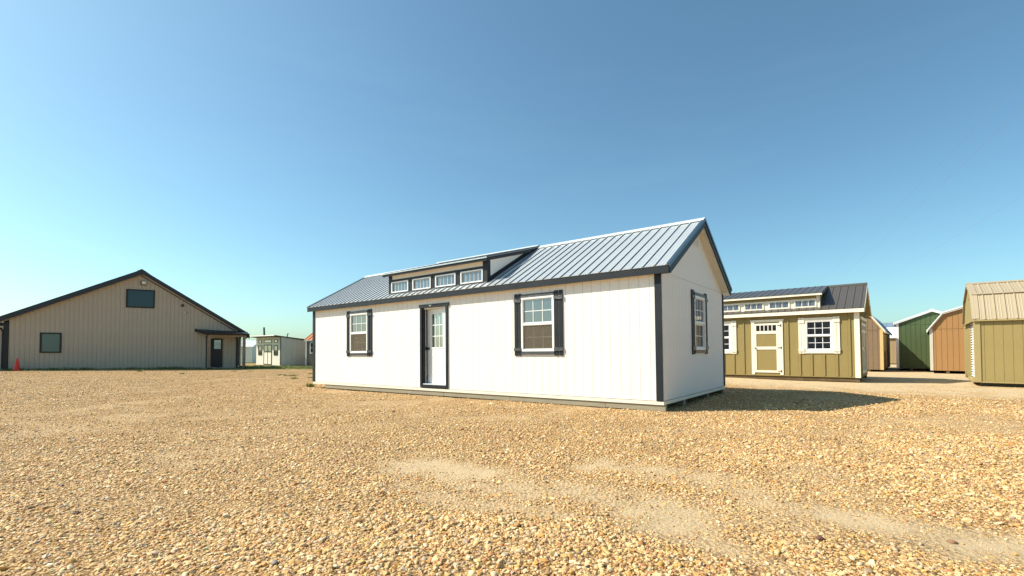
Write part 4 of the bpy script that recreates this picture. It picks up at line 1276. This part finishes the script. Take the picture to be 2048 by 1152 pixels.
# ------------------------------------------------------------------ big taupe metal building on the left
def metal_building():
    Wd, Dp = 12.07, 9.0
    rt = thing('metal_building', 'large taupe metal building with black gable trim and a small corner porch', 'building', (-30.67, 28.8, CAMH - 1.235), rz=-R(61.82 - 90))
    # wall outline under the rakes
    tl = [(0, 3.12), (6.42, 6.42), (12.07, 2.76)]
    def topx(s): return pl([(-.45, 3.19), (6.46, 6.66), (12.72, 2.52)], s)
    uw = (5.60, 7.15, 4.12, 5.36); lw = (1.405, 2.425, 1.10, 2.375)
    op = [(uw[0] + .03, uw[1] - .03, uw[2] + .03, uw[3] - .03), (lw[0] + .03, lw[1] - .03, lw[2] + .03, lw[3] - .03), (10.42, 11.13, 0.02, 2.09)]
    boards(rt, I4, 0, Wd, .2286, .02, tl, 'taupe_metal', name='wall_panel', gap=.001, th=.012, opens=op, rib=.020, start=.2286)
    backing(rt, I4, 0, Wd, .02, [(a, b_ - .01) for a, b_ in tl], 'taupe_metal', op, y=.0121)
    # depth of the building
    for W_, h in ((WALL_R(Wd), 2.6), (WALL_L(0, Dp), 3.05)):
        backing(rt, W_, .03, Dp - .03, 0, h, 'taupe_metal', y=0, th=.05, name='side_wall')
    backing(rt, WALL_B(Wd, Dp), 0, Wd, 0, [(0, 2.76), (Wd - 6.42, 6.42), (Wd, 3.12)], 'taupe_metal', y=0, th=.05, name='back_wall')
    part('footing', MB().box(-.02, Wd + .02, -.03, 0.05, -.12, .018), 'concrete', rt)
    # roof and rakes
    of = .28
    a, r_, c_ = (-.45, 3.22), (6.46, 6.66), (12.72, 2.53)
    part('roof_deck', MB().prism([(a[0], a[1] - .03), (r_[0], r_[1] - .03), (c_[0], c_[1] - .03), (c_[0] - .02, c_[1] - .22), (r_[0], r_[1] - .25), (a[0] + .02, a[1] - .22)], -of + .03, Dp + .2), 'black_trim', rt)
    roof(rt, (a[0], Dp + .2, a[1]), (0, -1, 0), (r_[0], Dp + .2, r_[1]), Dp + of + .2, 'roof_black', minor=False)
    roof(rt, (c_[0], -of, c_[1]), (0, 1, 0), (r_[0], -of, r_[1]), Dp + of + .2, 'roof_black', minor=False)
    part('rake_trim', MB().prism([(a[0], a[1] + .03), (r_[0], r_[1] + .03), (r_[0], r_[1] - .30), (a[0], a[1] - .30)], -of - .02, -of + .025), 'roof_black', rt)
    part('rake_trim', MB().prism([(c_[0], c_[1] + .03), (r_[0], r_[1] + .03), (r_[0], r_[1] - .22), (c_[0], c_[1] - .16)], -of - .02, -of + .025), 'roof_black', rt)
    part('soffit', MB().prism([(a[0] + .05, a[1] - .29), (6.40, 6.345), (6.40, 6.375), (a[0] + .05, a[1] - .26)], -of + .026, -.001), 'taupe_metal', rt)
    part('frieze', MB().prism([(12.07, 2.61), (6.38, 6.35), (6.42, 6.45), (12.07, 2.77)], -.028, -.0205), 'taupe_metal', rt)
    part('wall_top_trim', MB().prism([(12.07, 2.60), (6.38, 6.34), (6.38, 6.28), (12.07, 2.54)], -.05, -.0205), 'black_trim', rt)
    part('ridge_cap', MB().prism([(6.2, 6.56), (6.46, 6.70), (6.7, 6.54), (6.7, 6.57), (6.46, 6.73), (6.2, 6.59)], -of, Dp + .2), 'roof_black', rt)
    # corner trims
    part('corner_trim', MB().box(-.22, -.001, -.06, .14, 0, 3.0), 'black_trim', rt)
    part('corner_trim', MB().box(11.98, Wd + .05, -.035, -.021, 0, 2.34), 'black_trim', rt)
    part('corner_trim', MB().box(10.14, 10.20, -.035, -.021, 0, 2.30), 'black_trim', rt)
    # windows
    def fixed(w, gm, blind=False):
        f = part('window', frame_mb(w[0], w[1], w[2], w[3], .085, -.045, .02), 'black_trim', rt)
        part('pane', MB().box(w[0] + .085, w[1] - .085, -.012, -.006, w[2] + .085, w[3] - .085), gm, f)
        if blind:
            me = MB().box(w[0] + .1, w[1] - .1, -.0055, -.002, 0, .03).mesh('blind_slat', M['white_trim'])
            for k in range(26):
                obj('blind_slat', me, f, Matrix.Translation((0, 0, w[2] + .1 + k * .042)))
    fixed(uw, 'glass_teal'); fixed(lw, 'glass_blind')
    # door
    d = part('door', MB().box(10.42, 11.13, -.015, .02, .05, 2.08), 'black_trim', rt)
    part('door_frame', frame_mb(10.40, 11.15, .03, 2.11, .05, -.04, -.016), 'black_metal', d)
    part('door_pane', MB().box(10.50, 11.03, -.022, -.0155, 1.37, 2.0), 'glass_clear', d)
    part('threshold', MB().box(10.40, 11.15, -.12, -.041, .02, .05), 'concrete', d)
    # light, camera, box, outlet
    lm = part('wall_lamp', MB().prism([(-.15, 5.93), (0, 5.97), (0, 5.68), (-.10, 5.66)], 6.38, 6.66, 'yz'), 'black_metal', rt)
    part('lamp_lens', MB().prism([(-.155, 5.92), (-.17, 5.80), (-.12, 5.72), (-.11, 5.80)], 6.44, 6.68, 'yz'), 'lamp_lens', lm)
    part('wall_box', MB().box(8.65, 8.80, -.12, -.021, 4.31, 4.48), 'black_metal', rt)
    cm = part('security_camera', MB().box(8.86, 8.93, -.10, -.021, 3.84, 3.91), 'vinyl', rt)
    part('camera_lens', MB().tube([(8.96, -.08, 3.86), (8.99, -.22, 3.85)], .035, 10), 'black_metal', cm, smooth=True)
    part('outlet_cover', MB().box(11.40, 11.52, -.045, -.021, .32, .46), 'taupe_metal', rt)
    # porch roof (skewed plan), posts, beam, gutter
    P = [(9.5, 0.0, 2.76), (12.72, 0.0, 2.62), (12.78, -1.5, 2.42), (10.42, -1.5, 2.46)]
    pr = MB().poly([(x, y, z) for x, y, z in P] + [(x, y, z - .09) for x, y, z in P], [(3, 2, 1, 0), (4, 5, 6, 7), (0, 1, 5, 4), (1, 2, 6, 5), (2, 3, 7, 6), (3, 0, 4, 7)])
    po = part('porch_roof', pr, 'roof_black', rt)
    for k in range(1, 10):
        t = k / 10
        a0 = Vector(P[0]).lerp(Vector(P[1]), t); a1 = Vector(P[3]).lerp(Vector(P[2]), t)
        part('roof_rib', MB().bar(a0 + Vector((0, 0, .012)), a1 + Vector((0, 0, .012)), .03, .022), 'roof_black', po)
    fa = MB()
    fa.bar((9.46, -.0, 2.70), (10.40, -1.52, 2.39), .03, .20)
    part('porch_fascia', fa, 'black_trim', po)
    part('gutter', MB().prism([(-1.50, 2.36), (-1.60, 2.34), (-1.64, 2.45), (-1.62, 2.45), (-1.59, 2.36), (-1.52, 2.37), (-1.515, 2.46), (-1.501, 2.46)], 10.40, 12.85, 'yz'), 'black_trim', po)
    part('porch_beam', MB().box(10.36, 12.62, -1.48, -1.34, 2.20, 2.335), 'timber', rt)
    part('porch_soffit', MB().box(10.20, 12.6, -1.33, -.03, 2.30, 2.33), 'timber', rt)
    for x in (10.36, 12.42):
        ps = part('porch_post', MB().box(x, x + .16, -1.49, -1.33, .03, 2.199), 'timber', rt)
        part('post_base', MB().box(x - .03, x + .19, -1.52, -1.30, -.10, .06), 'black_metal', ps)
    ds = MB().tube([(12.78, -1.56, 2.36), (12.78, -1.50, 2.24), (12.56, -1.36, 2.10), (12.56, -1.28, 1.9), (12.56, -1.28, .14), (12.60, -1.45, .05)], .055, 8)
    part('downspout', ds, 'black_trim', rt)
    ds = MB().tube([(12.25, -.10, 2.30), (12.18, -.08, 2.10), (12.18, -.08, .20), (12.36, -.18, .06)], .05, 8)
    part('downspout', ds, 'black_trim', rt)
    # wing set back on the left
    part('wing_wall', MB().box(-3.2, -.23, 1.2, 1.3, 0, 2.75), 'pale_green_wall', rt)
    wf = part('wing_window', frame_mb(-.62, -.40, .95, 2.1, .05, 1.15, 1.199), 'black_trim', rt)
    part('pane', MB().box(-.57, -.45, 1.18, 1.19, 1.0, 2.05), 'glass_clear', wf)
    part('wing_eave', MB().box(-3.4, -.23, .3, 1.4, 2.75, 2.98), 'black_trim', rt)
    part('wing_soffit', MB().box(-3.38, -.24, .31, 1.19, 2.70, 2.749), 'soffit', rt)
    part('downspout', MB().tube([(-.75, .25, 2.62), (-.45, .22, 2.60), (-.32, .16, 2.45), (-.30, .12, 2.2), (-.30, .10, .1)], .055, 8), 'black_trim', rt)
    return rt
bld = metal_building()

# ------------------------------------------------------------------ small sheds in the background, left
def leanto():
    rt = thing('lean_to_shed', 'small pale lean-to shed with black trim and double doors right of the metal building', 'shed', (-22.48, 46, CAMH - 1.43), rz=-R(37))
    rt.scale = (1.314, 1.314, 1.314)
    Wd, D = 3.85, 1.95
    boards(rt, I4, -Wd, 0, .2, 0, 2.12, 'white_shed', gap=.012, opens=[(-2.6, -1.35, 0.02, 1.55)])
    backing(rt, I4, -Wd, 0, 0, 2.12, 'white_shed')
    RW = WALL_R(0)
    boards(rt, RW, 0, D, .4, 0, [(0, 2.12), (D, 1.88)], 'white_shed', gap=.010)
    backing(rt, RW, .013, D, 0, [(0, 2.11), (D, 1.87)], 'white_shed')
    backing(rt, WALL_L(-Wd, D), 0, D, 0, [(0, 1.88), (D, 2.12)], 'white_shed', y=0, th=.024, name='end_wall')
    backing(rt, WALL_B(0, D), 0, Wd, 0, 1.88, 'white_shed', y=0, th=.024, name='back_wall')
    part('corner_trim', MB().box(-.10, .02, -.02, -.001, 0, 2.12), 'black_trim', rt)
    part('roof_slab', MB().prism([(-.55, 2.20), (-.55, 2.24), (D + .12, 1.96), (D + .12, 1.90)], -Wd - .55, .12, 'yz'), 'black_trim', rt)
    part('roof_fascia', MB().box(-Wd - .56, .13, -.575, -.551, 2.185, 2.25), 'white_trim', rt)
    dr = part('double_door', frame_mb(-2.60, -1.35, .02, 1.55, .06, -.03, .01, 1.0, .05), 'black_trim', rt)
    part('door_stile', MB().box(-2.0, -1.95, -.028, .01, .08, .97).box(-2.0, -1.95, -.028, .01, 1.03, 1.49), 'black_trim', dr)
    part('door_panel', MB().box(-2.54, -2.001, -.015, .0, .081, .974).box(-1.949, -1.411, -.015, .0, .081, .974), 'white_shed', dr)
    part('door_pane', MB().box(-2.54, -2.001, -.012, .0, 1.026, 1.489), 'glass_clear', dr)
    part('door_pane', MB().box(-1.949, -1.411, -.012, .0, 1.026, 1.489), 'glass_clear', dr)
    for a in (-3.48, -1.03):
        w_ = part('window', frame_mb(a, a + .60, .75, 1.50, .06, -.03, -.001), 'black_trim', rt)
        part('pane', MB().box(a + .06, a + .54, -.012, -.002, 1.14, 1.44), 'glass_clear', w_)
        part('pane', MB().box(a + .06, a + .54, -.012, -.002, .81, 1.13), 'glass_dark', w_)
    for a, b_ in ((-3.43, -2.97), (-2.57, -1.39), (-.99, -.49)):
        w_ = part('transom_window', frame_mb(a, b_, 1.69, 1.93, .04, -.03, -.001), 'grey_shed', rt)
        part('pane', MB().box(a + .04, b_ - .04, -.012, -.002, 1.73, 1.89), 'glass_clear', w_)
    part('skid', MB().box(-Wd, 0, .05, .2, -.1, -.001), 'skid_dark', rt)
    return rt
leanto()

def simple_shed(name, label, loc, az, Wd, D, h, hr, wall, roofm, window=False, pitch=.4, fascia=None, cat='shed'):
    """ridge runs along x, front wall is the long one"""
    rt = thing(name, label, cat, loc, rz=-R(az - 90))
    boards(rt, I4, 0, Wd, pitch, 0, h, wall, gap=.012)
    backing(rt, I4, 0, Wd, 0, h, wall)
    for W_ in (WALL_L(0, D), WALL_R(Wd)):
        backing(rt, W_, 0, D, 0, [(0, h), (D / 2, hr - .05), (D, h)], wall, y=0, th=.024, name='end_wall')
    backing(rt, WALL_B(Wd, D), 0, Wd, 0, h, wall, y=0, th=.024, name='back_wall')
    sl = (hr - h) / (D / 2)
    roof(rt, (-.1, -.12, h - .12 * sl + .03), (1, 0, 0), (-.1, D / 2, hr + .03), Wd + .2, roofm, pitch=pitch, minor=False, rib=.05)
    roof(rt, (Wd + .1, D + .12, h - .12 * sl + .03), (-1, 0, 0), (Wd + .1, D / 2, hr + .03), Wd + .2, roofm, pitch=pitch, minor=False, rib=.05)
    part('skid', MB().box(0, Wd, .05, .2, -.12, -.001), 'skid_dark', rt)
    if fascia:
        part('fascia', MB().box(-.1, Wd + .1, -.15, -.125, h - .14 * sl - .06, h - .1 * sl + .03), fascia, rt)
        part('corner_trim', MB().box(-.02, .12, -.02, -.001, 0, h - .01), fascia, rt)
    if window:
        w_ = part('window', frame_mb(.45, 1.55, 1.15, 2.3, .11, -.03, -.001), fascia or 'white_trim', rt)
        pane_grid(w_, .56, 1.44, 1.26, 2.19, 2, 2, -.012, .04, 'glass_dark', fascia or 'white_trim', bar_y=-.028)
    return rt
def px(x, Y): return (x - 1024) / 945.5 * Y
simple_shed('white_shed', 'small white shed with ribbed white roof seen past the porch post of the metal building', (px(468, 56), 56, CAMH - 1.37), 95, 2.35, 2.9, 1.87, 2.6, 'white_trim', 'roof_white', pitch=.28)
simple_shed('far_storage_building', 'distant beige storage building in the gap left of the lean-to shed', (px(498, 80), 80, CAMH - 1.2), 92, 7.0, 8, 2.75, 3.1, 'beige_far', 'roof_brown', pitch=.5, cat='building')
simple_shed('grey_shed', 'grey shed with orange roof, mostly hidden behind left end of white cabin', (px(611.5, 46), 46, CAMH - 1.43), 100, 5.4, 3.8, 2.5, 3.5, 'grey_shed', 'roof_orange', True, fascia='white_trim')

# poles and wires
p = MB().tube([(px(531, 70), 70, -.2), (px(527.4, 70), 70, 4.62)], [.17, .13], 10)
tag(part('utility_pole', p, 'pole', None, smooth=True), 'leaning dark utility pole stub rising behind the lean-to shed', 'pole')
p = MB().tube([(px(574.5, 75), 75, -.2), (px(574.5, 75), 75, 3.85)], .07, 8).tube([(px(574.5, 75), 75, 3.83), (px(578, 75), 75, 3.83)], .05, 8)
tag(part('light_pole', p, 'pole', None), 'thin pole with a short arm rising above the lean-to shed roof', 'pole')
def wire(a, b_, r, label, sag=.5):
    pts_ = []
    A, B = Vector(a), Vector(b_)
    for k in range(13):
        t = k / 12
        q = A.lerp(B, t); q.z -= sag * 4 * t * (1 - t)
        pts_.append(q)
    tag(part('power_line', MB().tube(pts_, r, 5), 'wire', None), label, 'wire', 'overhead wires at upper right')
def at(pxx, pyy, z):
    # point at height z above camera level seen at a pixel of the photograph (helper for far wires)
    y = (676.1 - pyy) / 945.5; c_, s_ = math.cos(.0269), math.sin(.0269)
    d = Vector(((pxx - 1024) / 945.5, c_ - s_ * y, s_ + c_ * y))
    return Vector((0, 0, CAMH)) + d * (z / d.z)
wire(at(1600, 600, 7.0), at(2180, 20, 7.0), .0028, 'faint overhead wire, steepest of three crossing the sky at upper right', .3)
wire(at(1625, 600, 7.0), at(2260, 10, 7.0), .0034, 'faint overhead wire, middle one of the three crossing the sky at upper right', .3)
wire(at(1700, 592, 6.5), at(2300, 235, 6.5), .0034, 'faint overhead wire, lowest of the three crossing the sky at upper right', .2)

# ------------------------------------------------------------------ cone, weeds and grass
def cone():
    x, y = -29.75, 28.45
    z = float(gz(x, y))
    rt = thing('traffic_cone', 'red-orange traffic cone standing by the left corner of the metal building', 'traffic cone', (x, y, z), rz=.5)
    part('cone_base', MB().box(-.19, .19, -.19, .19, 0, .035), 'cone_red', rt)
    part('cone_body', MB().tube([(0, 0, .035), (0, 0, .06), (0, 0, .74), (0, 0, .76)], [.165, .15, .035, .028], 20), 'cone_red', rt, smooth=True)
cone()

mg, nt, b, out = new_mat('grass_blades')
oi = N(nt, "ShaderNodeTexCoord")
nz = N(nt, "ShaderNodeTexNoise", Scale=3.0, Detail=3.0); nt.links.new(oi.outputs['Object'], nz.inputs['Vector'])
cg = ramp(nt, nz.outputs[0], [(.3, (.09, .14, .03)), (.5, (.17, .21, .045)), (.7, (.34, .28, .09))])
nt.links.new(cg, b.inputs['Base Color']); b.inputs['Roughness'].default_value = .7
M['grass'] = mg

def tuft(mb, x, y, z, n, h, spread, rr):
    for _ in range(n):
        a = rr.uniform(0, 6.283); r0 = spread * math.sqrt(rr.random()) * .5
        bx, by = x + r0 * math.cos(a), y + r0 * math.sin(a)
        hh = h * rr.uniform(.45, 1.1); lean = rr.uniform(.1, .8) * hh
        a2 = a + rr.uniform(-.8, .8); w = hh * .05 + .003
        px_, py_ = -math.sin(a2) * w, math.cos(a2) * w
        mx, my = bx + math.cos(a2) * lean * .35, by + math.sin(a2) * lean * .35
        tx, ty = bx + math.cos(a2) * lean, by + math.sin(a2) * lean
        mb.poly([(bx - px_, by - py_, z), (bx + px_, by + py_, z), (mx + px_ * .8, my + py_ * .8, z + hh * .6), (mx - px_ * .8, my - py_ * .8, z + hh * .6), (tx, ty, z + hh * .95)],
                [(0, 1, 2, 3), (3, 2, 4)])

rr = random.Random(5)
WG = 'weed tufts growing out of the gravel'
weed_spots = [(-16.95, 28.97, .09, 'small weed tuft in the gravel before the building porch, left one of two'),
              (-16.02, 28.96, .10, 'small weed tuft in the gravel before the building porch, right one of two'),
              (-11.79, 24.17, .13, 'low weed tuft in the gravel before the lean-to shed, leftmost of its cluster'),
              (-11.22, 23.66, .13, 'low weed tuft in the gravel before the lean-to shed, middle of its cluster'),
              (-10.88, 23.64, .15, 'low weed tuft in the gravel before the lean-to shed, rightmost of its cluster'),
              (-9.65, 21.06, .14, 'pale weed tuft in the gravel nearest the white cabin, below the lean-to shed'),
              (-9.26, 21.81, .10, 'tiny weed tuft just left of the white cabin corner'),
              (-10.9, 25.68, .10, 'tiny weed tuft below the right end of the lean-to shed'),
              (-22.25, 28.32, .18, 'green weed tuft in front of the middle of the metal building wall'),
              (-17.99, 25.86, .12, 'small weed tuft in the gravel below the metal building porch door')]
for x, y, h, lb in weed_spots:
    mb = MB(); tuft(mb, x, y, float(gz(x, y)) - .005, 60, h * .8, .35, rr)
    tag(part('weed', mb, 'grass'), lb, 'weed', WG)
x, y = -7.05, 16.6
mb = MB(); tuft(mb, x, y, float(gz(x, y)) - .01, 90, .17, .26, rr)
tag(part('weed', mb, 'grass'), 'bushy green weed at the left corner of the white cabin, against its corner post', 'weed', WG)
# grass band along the metal building and behind the yard
mb = MB()
ux, uy = math.sin(R(61.82)), math.cos(R(61.82))
for _ in range(420):
    s = rr.uniform(-1.6, 9.8)
    dens = .5 + .5 * math.sin(s * 1.7) * math.sin(s * .9 + 1)
    if rr.random() > dens + .15: continue
    d = rr.uniform(.05, .8)
    x, y = -30.67 + ux * s + uy * d, 28.8 + uy * s - ux * d
    tuft(mb, x, y, float(gz(x, y)) - .01, 14, rr.uniform(.05, .22), .25, rr)
g = part('grass', mb, 'grass', kind='stuff'); tag(g, 'strip of weeds and grass along the foot of the metal building wall', 'grass')
mb = MB()
for _ in range(3000):
    x = rr.uniform(-25, -12); y = rr.uniform(32, 46)
    if grass_mask(x, y) < .4 and rr.random() > .1: continue
    tuft(mb, x, y, float(gz(x, y)) - .01, 7, rr.uniform(.04, .14), .3, rr)
g = part('grass', mb, 'grass', kind='stuff'); tag(g, 'green grass around the lean-to shed behind the gravel yard', 'grass')
